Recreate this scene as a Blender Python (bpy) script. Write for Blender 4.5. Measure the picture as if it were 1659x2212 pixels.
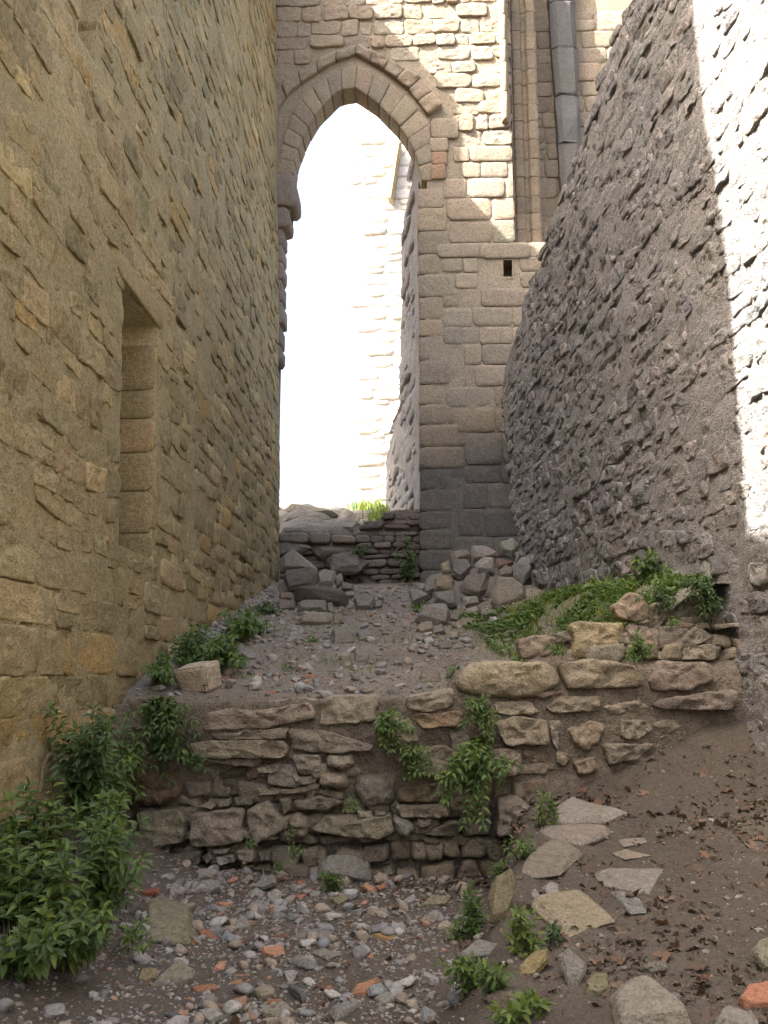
import bpy, bmesh, math, random
import numpy as np
from mathutils import Vector, Matrix

for o in list(bpy.data.objects):
    bpy.data.objects.remove(o)
sc = bpy.context.scene
COL = sc.collection
random.seed(7)
rr0 = np.random.default_rng(11)

# ------------------------------------------------------------------ camera
F, CX, CY = 2000.0, 829.5, 1106.0            # focal length and centre in a 1659 x 2212 picture
PITCH = math.atan(356 / F)
YAW = math.atan(0.03525 * math.cos(PITCH))
FWD = np.array([-math.sin(YAW) * math.cos(PITCH), math.cos(YAW) * math.cos(PITCH), math.sin(PITCH)])
RGT = np.array([math.cos(YAW), math.sin(YAW), 0.0])
UPV = np.cross(RGT, FWD)
EYE = np.array([0.0, 0.0, 1.6])
cam = bpy.data.cameras.new('camera')
cam.sensor_fit = 'HORIZONTAL'; cam.sensor_width = 36; cam.lens = 36 * F / 1659
cam.clip_start = 0.05; cam.clip_end = 2000
co = bpy.data.objects.new('camera', cam)
COL.objects.link(co)
co.matrix_world = Matrix(((RGT[0], UPV[0], -FWD[0], EYE[0]), (RGT[1], UPV[1], -FWD[1], EYE[1]),
                          (RGT[2], UPV[2], -FWD[2], EYE[2]), (0, 0, 0, 1)))
sc.camera = co
sc.render.resolution_x, sc.render.resolution_y = 768, 1024

# ------------------------------------------------------------------ sky, sun, exposure
SUN = np.array([1.0, 0.55, -1.26]); SUN /= np.linalg.norm(SUN)
EL = math.asin(-SUN[2]); AZ = math.atan2(-SUN[0], -SUN[1])
world = bpy.data.worlds.new('World'); sc.world = world; world.use_nodes = True
wn = world.node_tree.nodes; wl = world.node_tree.links
sky = wn.new('ShaderNodeTexSky'); sky.sky_type = 'NISHITA'; sky.sun_disc = False
sky.sun_elevation = EL; sky.sun_rotation = AZ % (2 * math.pi)
sky.air_density = 1.0; sky.dust_density = 10.0; sky.ozone_density = 1.0; sky.altitude = 100
bg = wn['Background']; bg.inputs[1].default_value = 0.14
wl.new(sky.outputs[0], bg.inputs[0])
sun = bpy.data.lights.new('sun', 'SUN'); sun.energy = 5.0; sun.angle = math.radians(0.53); sun.color = (1, 0.965, 0.905)
so = bpy.data.objects.new('sun', sun); COL.objects.link(so)
so.rotation_euler = Vector(SUN).to_track_quat('-Z', 'Y').to_euler(); so.location = (-20, -11, 30)
sc.view_settings.view_transform = 'Standard'; sc.view_settings.look = 'None'
sc.view_settings.exposure = 2.65; sc.view_settings.gamma = 1
sc.render.engine = 'CYCLES'
cy = sc.cycles
cy.use_denoising = True
cy.max_bounces = 8; cy.diffuse_bounces = 6; cy.glossy_bounces = 2; cy.transmission_bounces = 4; cy.transparent_max_bounces = 4
cy.caustics_reflective = False; cy.caustics_refractive = False
cy.sample_clamp_indirect = 6.0

# ------------------------------------------------------------------ picture -> place helpers
def ray(x, y):
    d = FWD * F + RGT * (x - CX) - UPV * (y - CY)
    return d / np.linalg.norm(d)
def hit(x, y, o, n):
    d = ray(x, y)
    return EYE + d * (np.dot(np.asarray(o, float) - EYE, n) / np.dot(d, n))
def hity(x, y, Y):
    return hit(x, y, (0, Y, 0), np.array([0, 1.0, 0]))
def proj(P):
    q = np.asarray(P, float) - EYE
    z = q @ FWD
    return CX + F * (q @ RGT) / z, CY - F * (q @ UPV) / z

# crops of the photograph -> full-picture coordinates
def crop(x0, y0, w):
    k = w / 1659 / 1.47559
    return lambda pts: [(x0 / 1.47559 + k * x, y0 / 1.47559 + k * y) for x, y in pts]
cA = crop(300, 2050, 1000); cB = crop(1200, 1850, 1248); cC = crop(1400, 2500, 1048)
cE = crop(400, 2600, 1100); cF = crop(800, 1400, 1000); cH = crop(800, 0, 1100)

# ------------------------------------------------------------------ noise
def _h(ix, iy, iz, s):
    n = (ix * 374761393 + iy * 668265263 + iz * 2147483647 + s * 974634777) & 0xFFFFFFFF
    n = ((n ^ (n >> 13)) * 1274126177) & 0xFFFFFFFF
    n = ((n ^ (n >> 16)) * 2246822519) & 0xFFFFFFFF
    return ((n ^ (n >> 15)) & 0xFFFFFF) / float(0xFFFFFF)
def vn(p, s=0):
    p = np.asarray(p, float); i = np.floor(p).astype(np.int64); f = p - i
    f = f * f * (3 - 2 * f); r = 0
    for a in (0, 1):
        for b in (0, 1):
            for c in (0, 1):
                w = (f[..., 0] if a else 1 - f[..., 0]) * (f[..., 1] if b else 1 - f[..., 1]) * (f[..., 2] if c else 1 - f[..., 2])
                r = r + w * _h(i[..., 0] + a, i[..., 1] + b, i[..., 2] + c, s)
    return r * 2 - 1
def fbm(p, oct=4, s=0, g=0.5):
    p = np.asarray(p, float); r = 0; a = 1; t = 0
    for k in range(oct):
        r = r + a * vn(p * (2 ** k) + 17.3 * k, s + k); t += a; a *= g
    return r / t
def P3(a, b, c=0.0):
    a = np.asarray(a, float)
    return np.stack([a, np.broadcast_to(np.asarray(b, float), a.shape), np.broadcast_to(np.asarray(c, float), a.shape)], -1)
def sstep(a, b, x):
    t = np.clip((np.asarray(x, float) - a) / (b - a), 0, 1)
    return t * t * (3 - 2 * t)

# ------------------------------------------------------------------ materials
def mat_new(name):
    m = bpy.data.materials.new(name); m.use_nodes = True
    return m, m.node_tree.nodes, m.node_tree.links, m.node_tree.nodes['Principled BSDF']
def noise_node(n, l, pos, scale, detail=4, rough=0.6):
    t = n.new('ShaderNodeTexNoise'); t.inputs['Scale'].default_value = scale
    t.inputs['Detail'].default_value = detail; t.inputs['Roughness'].default_value = rough
    l.new(pos, t.inputs['Vector']); return t.outputs['Fac']
def rampn(n, l, fac, a, b, ca=(0, 0, 0, 1), cb=(1, 1, 1, 1)):
    r = n.new('ShaderNodeValToRGB'); r.color_ramp.elements[0].position = a; r.color_ramp.elements[1].position = b
    r.color_ramp.elements[0].color = ca; r.color_ramp.elements[1].color = cb
    l.new(fac, r.inputs[0]); return r.outputs[0]
def mixc(n, l, fac, a, b, mode='MIX'):
    m = n.new('ShaderNodeMix'); m.data_type = 'RGBA'; m.blend_type = mode
    for sock, v in ((m.inputs[0], fac), (m.inputs[6], a), (m.inputs[7], b)):
        if hasattr(v, 'is_linked'): l.new(v, sock)
        elif isinstance(v, (int, float)): sock.default_value = v
        else: sock.default_value = (*v[:3], 1)
    return m.outputs[2]
def math_node(n, l, op, a, b):
    m = n.new('ShaderNodeMath'); m.operation = op
    for sock, v in ((m.inputs[0], a), (m.inputs[1], b)):
        if hasattr(v, 'is_linked'): l.new(v, sock)
        else: sock.default_value = v
    return m.outputs[0]

def stone_mat(name, c1, c2, lichen=None, lamt=0.5, bump=0.5, pits=0.5, stain=None, rough=0.93, fine=1.0, local=False, lz=None):
    m, n, l, p = mat_new(name)
    if local:
        g = n.new('ShaderNodeTexCoord'); pos = g.outputs['Object']
    else:
        g = n.new('ShaderNodeNewGeometry'); pos = g.outputs['Position']
    big = noise_node(n, l, pos, 0.9 * fine, 5, 0.65)
    mid = noise_node(n, l, pos, 7 * fine, 5, 0.65)
    fin = noise_node(n, l, pos, 62 * fine, 3, 0.75)
    rug = noise_node(n, l, pos, 23 * fine, 4, 0.7)
    col = mixc(n, l, rampn(n, l, math_node(n, l, 'MULTIPLY_ADD', mid, 0.6) if False else mid, 0.35, 0.68), c1, c2)
    if lichen:
        a = rampn(n, l, big, 0.42, 0.68)
        b = rampn(n, l, noise_node(n, l, pos, 19 * fine, 4, 0.7), 0.38, 0.62)
        f = math_node(n, l, 'MULTIPLY', math_node(n, l, 'MULTIPLY', a, b), lamt)
        col = mixc(n, l, f, col, lichen)
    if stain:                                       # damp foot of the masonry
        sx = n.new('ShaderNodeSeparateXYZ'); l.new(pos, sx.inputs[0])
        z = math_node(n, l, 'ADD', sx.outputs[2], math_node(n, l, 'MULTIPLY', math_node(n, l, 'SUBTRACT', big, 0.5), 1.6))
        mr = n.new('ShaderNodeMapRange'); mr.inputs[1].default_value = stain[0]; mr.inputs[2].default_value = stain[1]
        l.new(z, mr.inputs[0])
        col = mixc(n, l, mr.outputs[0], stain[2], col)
    dark = rampn(n, l, mid, 0.25, 0.62, (0.62, 0.6, 0.57, 1), (1.12, 1.1, 1.08, 1))
    col = mixc(n, l, 0.7, col, dark, 'MULTIPLY')
    rg = rampn(n, l, rug, 0.33, 0.66, (0.66, 0.65, 0.63, 1), (1.2, 1.2, 1.2, 1))
    col = mixc(n, l, 0.75, col, rg, 'MULTIPLY')
    spk = rampn(n, l, fin, 0.30, 0.50, (0.42, 0.41, 0.4, 1), (1.08, 1.08, 1.08, 1))
    col = mixc(n, l, 0.8, col, spk, 'MULTIPLY')
    at = n.new('ShaderNodeAttribute'); at.attribute_name = 'tint'
    col = mixc(n, l, 1.0, col, at.outputs['Color'], 'MULTIPLY')
    l.new(col, p.inputs['Base Color'])
    p.inputs['Roughness'].default_value = rough
    p.inputs['Specular IOR Level'].default_value = 0.2
    vo = n.new('ShaderNodeTexVoronoi'); vo.inputs['Scale'].default_value = 42 * fine
    wv = n.new('ShaderNodeVectorMath'); wv.operation = 'ADD'; l.new(pos, wv.inputs[0])
    sc_ = n.new('ShaderNodeVectorMath'); sc_.operation = 'SCALE'; sc_.inputs[3].default_value = 0.05 / fine
    tn = n.new('ShaderNodeTexNoise'); tn.inputs['Scale'].default_value = 14 * fine; l.new(pos, tn.inputs['Vector'])
    l.new(tn.outputs['Color'], sc_.inputs[0]); l.new(sc_.outputs[0], wv.inputs[1]); l.new(wv.outputs[0], vo.inputs['Vector'])
    pit = rampn(n, l, vo.outputs['Distance'], 0.08, 0.4)
    pit = math_node(n, l, 'MULTIPLY', pit, 0.35 * pits)
    h = math_node(n, l, 'ADD', math_node(n, l, 'ADD', math_node(n, l, 'ADD', math_node(n, l, 'MULTIPLY', mid, 1.3), math_node(n, l, 'MULTIPLY', rug, 0.9)), math_node(n, l, 'MULTIPLY', fin, 0.42)), pit)
    bp = n.new('ShaderNodeBump'); bp.inputs['Strength'].default_value = bump; bp.inputs['Distance'].default_value = 0.035 / fine
    l.new(h, bp.inputs['Height']); l.new(bp.outputs[0], p.inputs['Normal'])
    return m

M = {}
M['left'] = stone_mat('warm_sandstone', (0.375, 0.308, 0.172), (0.30, 0.248, 0.142), (0.16, 0.155, 0.08), 0.75, 0.6, 0.8)
M['leftmortar'] = stone_mat('warm_mortar', (0.37, 0.305, 0.17), (0.31, 0.257, 0.145), (0.185, 0.178, 0.092), 0.6, 0.65, 0.7)
M['right'] = stone_mat('grey_rubble', (0.265, 0.258, 0.252), (0.182, 0.177, 0.174), (0.25, 0.247, 0.245), 0.5, 0.85, 0.7)
M['rightmortar'] = stone_mat('grey_mortar', (0.27, 0.258, 0.247), (0.188, 0.179, 0.172), (0.23, 0.228, 0.225), 0.5, 0.85, 0.8)
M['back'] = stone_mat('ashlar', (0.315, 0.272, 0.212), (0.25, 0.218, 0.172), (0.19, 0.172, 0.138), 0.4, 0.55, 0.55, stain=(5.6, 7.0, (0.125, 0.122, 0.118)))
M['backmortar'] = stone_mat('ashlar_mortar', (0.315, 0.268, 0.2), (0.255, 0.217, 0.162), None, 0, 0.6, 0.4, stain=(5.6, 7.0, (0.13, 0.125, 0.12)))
M['pale'] = stone_mat('pale_limestone', (0.66, 0.64, 0.60), (0.58, 0.56, 0.52), None, 0, 0.3, 0.3)
M['rib'] = stone_mat('blue_grey_stone', (0.19, 0.187, 0.182), (0.145, 0.143, 0.14), None, 0, 0.5, 0.5)
M['terrace'] = stone_mat('terrace_stone', (0.345, 0.308, 0.248), (0.24, 0.212, 0.17), (0.135, 0.13, 0.092), 0.5, 0.8, 0.6)
M['terracemortar'] = stone_mat('earth_mortar', (0.245, 0.205, 0.155), (0.15, 0.124, 0.095), None, 0, 1.0, 0.8)
M['rubble'] = stone_mat('loose_rubble', (0.27, 0.25, 0.222), (0.19, 0.177, 0.158), (0.135, 0.13, 0.09), 0.45, 0.7, 0.5)
M['pebble'] = stone_mat('pebble_stone', (0.30, 0.285, 0.26), (0.21, 0.2, 0.182), None, 0, 0.5, 0.3, fine=2.0)
M['brick'] = stone_mat('fired_clay', (0.33, 0.152, 0.092), (0.25, 0.115, 0.072), None, 0, 0.5, 0.5, fine=2.0)
M['soil'] = stone_mat('bare_soil', (0.150, 0.125, 0.098), (0.084, 0.069, 0.054), (0.2, 0.175, 0.145), 0.5, 1.0, 1.0, fine=2.0)
M['gravelsoil'] = stone_mat('gravelly_soil', (0.27, 0.235, 0.185), (0.165, 0.14, 0.11), (0.31, 0.28, 0.235), 0.5, 1.0, 1.0, fine=2.2)
M['rock'] = stone_mat('bare_rock', (0.19, 0.18, 0.162), (0.14, 0.13, 0.115), (0.1, 0.11, 0.065), 0.4, 0.9, 0.5)

def leaf_mat(name, c1, c2, transl=0.3, rough=0.45):
    m, n, l, p = mat_new(name)
    oi = n.new('ShaderNodeObjectInfo')
    g = n.new('ShaderNodeNewGeometry')
    nz = noise_node(n, l, g.outputs['Position'], 9, 3)
    f = math_node(n, l, 'ADD', math_node(n, l, 'MULTIPLY', oi.outputs['Random'], 0.55), math_node(n, l, 'MULTIPLY', nz, 0.5))
    col = mixc(n, l, f, c1, c2)
    at = n.new('ShaderNodeAttribute'); at.attribute_name = 'tint'
    col = mixc(n, l, 1.0, col, at.outputs['Color'], 'MULTIPLY')
    l.new(col, p.inputs['Base Color']); p.inputs['Roughness'].default_value = rough
    p.inputs['Specular IOR Level'].default_value = 0.35
    tr = n.new('ShaderNodeBsdfTranslucent')
    l.new(mixc(n, l, 1.0, col, (1.1, 1.2, 0.6), 'MULTIPLY'), tr.inputs[0])
    mx = n.new('ShaderNodeMixShader'); mx.inputs[0].default_value = transl
    l.new(p.outputs[0], mx.inputs[1]); l.new(tr.outputs[0], mx.inputs[2])
    l.new(mx.outputs[0], n['Material Output'].inputs[0])
    return m
M['leaf'] = leaf_mat('weed_leaf', (0.070, 0.117, 0.029), (0.133, 0.194, 0.054))
M['leafdark'] = leaf_mat('dark_leaf', (0.045, 0.080, 0.027), (0.080, 0.122, 0.039))
M['leafpale'] = leaf_mat('fresh_leaf', (0.092, 0.147, 0.037), (0.157, 0.212, 0.061))
M['stem'] = leaf_mat('weed_stem', (0.09, 0.11, 0.04), (0.12, 0.12, 0.05), 0.0)
M['grass'] = leaf_mat('grass_blade', (0.075, 0.131, 0.035), (0.150, 0.206, 0.056))
M['dry'] = leaf_mat('dry_leaf', (0.097, 0.066, 0.047), (0.155, 0.112, 0.079), 0.15, 0.7)
M['twig'] = leaf_mat('dry_twig', (0.24, 0.18, 0.12), (0.3, 0.23, 0.16), 0.0, 0.8)

# ------------------------------------------------------------------ object helpers
def mesh_data(name, V, Fc, mat, tint=None, smooth=True):
    V = np.asarray(V, float)
    me = bpy.data.meshes.new(name)
    me.from_pydata(V.tolist(), [], Fc if isinstance(Fc, list) else Fc.tolist())
    if smooth:
        me.polygons.foreach_set('use_smooth', np.ones(len(me.polygons), bool))
    a = me.attributes.new('tint', 'FLOAT_COLOR', 'POINT')
    c = np.ones((len(V), 4), np.float32)
    if tint is not None:
        c[:, :3] = tint
    a.data.foreach_set('color', c.ravel())
    me.materials.append(mat)
    return me
def add(name, me, parent=None, loc=None):
    o = bpy.data.objects.new(name, me); COL.objects.link(o)
    if parent is not None: o.parent = parent
    if loc is not None: o.location = loc
    return o
def tag(o, label=None, cat=None, group=None, kind=None):
    if label: o['label'] = label
    if cat: o['category'] = cat
    if group: o['group'] = group
    if kind: o['kind'] = kind
    return o
def empty(name, loc, label, cat, group=None):
    o = bpy.data.objects.new(name, None); COL.objects.link(o); o.location = loc; o.empty_display_size = 0.1
    return tag(o, label, cat, group, 'thing')
def part(name, V, Fc, mat, parent, tint=None, smooth=True, kind=None):
    L = np.array(parent.location)
    if parent.parent is not None: L = L + np.array(parent.parent.location)
    o = add(name, mesh_data(name, np.asarray(V) - L, Fc, mat, tint, smooth), parent)
    if kind: o['kind'] = kind
    return o
class Bag:
    def __init__(s): s.V = []; s.F = []; s.T = []; s.n = 0
    def add(s, V, Fc, tint=(1, 1, 1)):
        V = np.asarray(V); s.V.append(V); s.F.extend([tuple(i + s.n for i in f) for f in Fc])
        s.T.append(np.broadcast_to(np.asarray(tint, float), (len(V), 3))); s.n += len(V)
    def get(s): return np.concatenate(s.V), s.F, np.concatenate(s.T)

class Frame:
    def __init__(s, o, u, n, v=None):
        s.O = np.asarray(o, float); s.U = np.asarray(u, float) / np.linalg.norm(u); s.N = np.asarray(n, float) / np.linalg.norm(n)
        s.Vv = np.cross(s.N, s.U) if v is None else np.asarray(v, float)
        if v is None and s.Vv[2] < 0: s.Vv = -s.Vv
    def w(s, u, v, n):
        u = np.asarray(u, float)[..., None]; v = np.asarray(v, float)[..., None]; n = np.asarray(n, float)[..., None]
        return s.O + s.U * u + s.Vv * v + s.N * n
    def px(s, x, y):
        q = hit(x, y, s.O, s.N) - s.O
        return q @ s.U, q @ s.Vv
    def flip(s):                        # does u x v point along the normal?
        return np.dot(np.cross(s.U, s.Vv), s.N) < 0

def grid_faces(nr, nc, flip=False, keep=None):
    i = np.arange(nr - 1)[:, None] * nc + np.arange(nc - 1)[None, :]
    q = np.stack([i, i + 1, i + nc + 1, i + nc], -1)
    if flip: q = q[..., ::-1]
    q = q.reshape(-1, 4)
    if keep is not None: q = q[keep.ravel()]
    return q

def resample(poly, n, chaikin=1, cut=0.22):
    p = np.asarray(poly, float)
    for _ in range(chaikin):
        q = np.roll(p, -1, 0)
        p = np.stack([p * (1 - cut) + q * cut, p * cut + q * (1 - cut)], 1).reshape(-1, 2)
    c = np.vstack([p, p[:1]]); d = np.r_[0, np.cumsum(np.linalg.norm(np.diff(c, axis=0), axis=1))]
    t = np.linspace(0, d[-1], n, endpoint=False)
    return np.stack([np.interp(t, d, c[:, 0]), np.interp(t, d, c[:, 1])], 1)

def poly_stone(fr, poly, face=0.02, bulge=0.01, rnd=0.02, depth=0.15, amp=0.006, n=16, seed=0, ch=1, tilt=(0, 0), jag=0.04, cut=0.22, low=False, hi=False, crag=1.0):
    """A masonry block: outline in the frame's plane, rounded arris, uneven face standing `face` proud."""
    o = resample(poly, n, ch, cut)
    if ((o[:, 0] * np.roll(o[:, 1], -1)) - (np.roll(o[:, 0], -1) * o[:, 1])).sum() < 0: o = o[::-1]
    c = o.mean(0); d = o - c; size = np.sqrt(max(1e-6, abs((o[:, 0] * np.roll(o[:, 1], -1) - np.roll(o[:, 0], -1) * o[:, 1]).sum()) / 2))
    r = min(rnd, 0.3 * size)
    if jag: d = d * (1 + jag * vn(P3(o[:, 0] * 9 / size * .4, o[:, 1] * 9 / size * .4, seed), seed % 97))[:, None]
    k = r / (size * 0.55)
    k = min(k, .45)
    if low: S = [(1.03, -depth), (1.0, -1.1 * r), (1 - 1.0 * k, 0.0), (0.45, 0.0)]
    elif hi: S = [(1.03, -depth), (1.0, -1.3 * r), (1 - 0.35 * k, -0.4 * r)] + [(x, 0.0) for x in np.linspace(1 - k, .14, 7)]
    else: S = [(1.03, -depth), (1.0, -1.3 * r), (1 - 0.35 * k, -0.4 * r), (1 - 1.0 * k, 0.0), (0.66 * (1 - .4 * k), 0.0), (0.33, 0.0)]
    sv = np.repeat([x for x, w in S], n); wv = np.repeat([w for x, w in S], n)
    q = c + np.tile(d, (len(S), 1)) * sv[:, None]
    ww = wv.copy(); m = wv > -depth
    qq = q[m]; w1 = ww[m] + face + bulge * (1 - sv[m] ** 2) + (qq - c) @ np.array(tilt)
    w1 = w1 + amp * fbm(P3(qq[:, 0] * 7, qq[:, 1] * 7, seed * 3.7), 3, seed % 91) * np.where(sv[m] < .99, 1.6, .8)
    if hi:
        rd_ = np.abs(fbm(P3(qq[:, 0] * 5, qq[:, 1] * 9, seed * 1.9), 2, seed % 83))
        v1 = vn(P3(qq[:, 0] * 24, qq[:, 1] * 24, seed), 7)
        w1 = w1 - amp * 1.8 * (rd_ - .2) + amp * .7 * v1
        q[m] = qq + .25 * amp * np.stack([v1, np.roll(v1, 3)], 1)
    ww[m] = w1
    V = [np.column_stack([q, ww])]
    V.append(np.array([[c[0], c[1], face + bulge]]))
    V = np.concatenate(V)
    Fc = []
    for a in range(len(S) - 1):
        for i in range(n):
            j = (i + 1) % n
            Fc.append((a * n + i, a * n + j, (a + 1) * n + j, (a + 1) * n + i))
    b = (len(S) - 1) * n
    for i in range(n): Fc.append((b + i, b + (i + 1) % n, len(V) - 1))
    if fr.flip(): Fc = [f[::-1] for f in Fc]
    return fr.w(V[:, 0], V[:, 1], V[:, 2]), Fc

def pxarea(W):
    c = W.mean(0); q = c - EYE; z = q @ FWD
    if z < 0.5: return 0, 0, 0
    x, y = proj(c)
    P = np.array([proj(v) for v in W[:: max(1, len(W) // 12)]])
    return (np.ptp(P[:, 0]) * np.ptp(P[:, 1])) if (-60 < x < 1720 and -60 < y < 2270) else 0, x, y

def tint_of(r, pal, spread=0.14):
    c = np.array(pal[int(r.integers(len(pal)))]); return c * (1 + spread * (r.random() * 2 - 1)) * (1 + 0.012 * r.standard_normal(3))

def courses(u0, u1, v0, v1, hr, wr, r, gap=0.012, wob=0.02, jit=0.025, vjump=0.0):
    """Irregular coursed outlines inside a rectangle, returned as lists of corner points."""
    out = []; v = v0
    while v < v1:
        h = r.uniform(*hr); u = u0 - r.uniform(0, wr[1])
        ph = r.uniform(0, 50)
        while u < u1:
            w = r.uniform(*wr); hh = h
            rows = [(0, h)]
            if w < wr[0] * 1.6 and r.random() < 0.3 and h > 0.2:
                s = r.uniform(.4, .6) * h; rows = [(0, s), (s, h)]
            for a, b in rows:
                f = lambda uu, vv: v + vv + wob * math.sin(uu * 1.7 + ph) + wob * .7 * math.sin(uu * 4.1 + ph * 2)
                j = lambda: r.uniform(-jit, jit)
                A = (u + gap + j(), f(u, a) + gap + j() * .6); B = (u + w - gap + j(), f(u + w, a) + gap + j() * .6)
                Cc = (u + w - gap + j(), f(u + w, b) - gap + j() * .6); D = (u + gap + j(), f(u, b) - gap + j() * .6)
                m1 = ((A[0] + B[0]) / 2 + j(), (A[1] + B[1]) / 2 + j() * .5); m2 = ((Cc[0] + D[0]) / 2 + j(), (Cc[1] + D[1]) / 2 + j() * .5)
                out.append([A, m1, B, Cc, m2, D])
            u += w
        v += h
    return out

def lay(fr, items, parent, mat, name='stone', stuffname='small_stones', limit=300):
    """items: (V, F, tint). The largest in the picture become parts, the rest one joined part."""
    sc_ = sorted(((pxarea(V)[0], i) for i, (V, Fc, t) in enumerate(items)), reverse=True)
    top = {i for a, i in sc_[:limit] if a > 25}
    bag = Bag()
    for i, (V, Fc, t) in enumerate(items):
        if i in top: part(name, V, Fc, mat, parent, t)
        else: bag.add(V, Fc, t)
    if bag.n:
        V, Fc, T = bag.get(); part(stuffname, V, Fc, mat, parent, T, kind='stuff')

# ================================================================== THE WALLS
BL = math.radians(1.5)
LF = Frame((-2.6, 0, 1.6), (0, 1, 0), (math.cos(BL), 0, math.sin(BL)))
RA = 0.126; CR = math.radians(1.4)
ru = np.array([-RA, 1, 0]) / math.hypot(RA, 1)
rn0 = np.array([-ru[1], ru[0], 0])
RF = Frame((2.72 + RA * 8, 0, 1.6), ru, rn0 * math.cos(CR) + np.array([0, 0, math.sin(CR)]))
YB = 18.0
BF = Frame((0, YB, 0), (1, 0, 0), (0, -1, 0), (0, 0, 1))

# shadow edges read on the far and right walls, traced back along the sun to the top of the left wall
def back_to_left(P):
    t = np.dot(P - LF.O, LF.N) / np.dot(SUN, LF.N); q = P - SUN * t - LF.O
    return q @ LF.U, q @ LF.Vv
tp = [back_to_left(hit(x, y, BF.O, BF.N)) for x, y in [(790, 0), (945, 180), (1000, 260), (1005, 410), (1095, 525)]]
rp = [back_to_left(hit(x, y, RF.O, RF.N)) for x, y in [(1495, 0), (1540, 320), (1545, 500), (1580, 650), (1600, 930), (1612, 1180), (1659, 1165)]]
H1 = (tp[0][1] + tp[1][1]) / 2; H2 = (tp[3][1] + tp[4][1]) / 2; US = (tp[2][0] + tp[3][0]) / 2
UE = rp[0][0]; H3 = rp[-1][1]

# ---- left wall
r = np.random.default_rng(3)
nearU = np.r_[np.arange(-8, 4.2, .35), np.arange(4.2, UE - 0.6, .06)]
stepU = np.linspace(UE - 0.6, UE + 0.06, 14)
farU = np.arange(UE + .1, 17.95, .055)
niche = [(8.0, 9.1, 1.15, 3.6), (6.72, 7.08, 5.2, 7.6)]
nu = [x + e for a, b, c, d in niche for x in (a, b) for e in (-.004, .004)]
U_ = np.unique(np.r_[nearU, stepU, farU, nu, 17.95])
def topv(u):
    u = np.asarray(u, float)
    t = np.where(u > US, H1, np.where(u > tp[4][0] - .22, H2, H2 + .55))
    pr = sorted([(a, b) for a, b in rp[:-1]], key=lambda q: q[0])
    us = np.array([q[0] for q in pr]); vs = np.maximum.accumulate(np.array([q[1] for q in pr]))
    us = us + np.arange(len(us)) * 1e-3
    t = np.where(u < us[-1], np.interp(u, us, vs), t)
    t = np.where(u < us[0] - .02, H3 + 0.06 * np.sin(u * 3), t)
    return t + 0.012 * fbm(P3(u * 2.5, 0), 3, 5)
vs_ = [x + e for a, b, c, d in niche for x in (c, d) for e in (-.004, .004)]
V_ = np.unique(np.r_[np.arange(-2.6, 7.7, .055), np.arange(7.7, 14, .12), vs_])
TT = np.linspace(0, 1, 8)[1:]
UU = np.repeat(U_[None], len(V_) + 7, 0)
VV = np.vstack([np.repeat(V_[:, None], len(U_), 1), np.zeros((7, len(U_)))])
tv = topv(U_)
VV = np.minimum(VV, tv[None] - .02)
base_top = np.minimum(V_[-1], tv - .02)
for k, t in enumerate(TT): VV[len(V_) + k] = base_top + (tv - base_top) * t
WW = 0.016 * fbm(P3(UU * 1.1, VV * 1.1), 3, 1) + 0.018 * fbm(P3(UU * 4, VV * 5.5), 4, 2) + 0.008 * fbm(P3(UU * 16, VV * 16), 2, 4) - 0.003
inn = np.zeros_like(UU, bool)
for a, b, c, d in niche: inn |= (UU > a) & (UU < b) & (VV > c) & (VV < d)
WW = np.where(inn, -0.55 + 0.3 * WW, WW)
VVv = VV.copy()
left_wall = empty('ruined_wall', (-2.6, 11, 0), 'tall yellowish sandstone wall with a narrow niche rising along the left side of the passage', 'wall')
Vg = LF.w(UU, VVv, WW + np.where(inn, 0, .004 - .04 * sstep(.28, .55, fbm(P3(UU * 2.6, VV * 5.2), 3, 6))))
part('mortar', Vg.reshape(-1, 3), grid_faces(*UU.shape, LF.flip()), M['leftmortar'], left_wall,
     np.repeat((1 + 0.12 * fbm(P3(UU * .6, VV * .6), 3, 9)).reshape(-1, 1), 3, 1))
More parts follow.
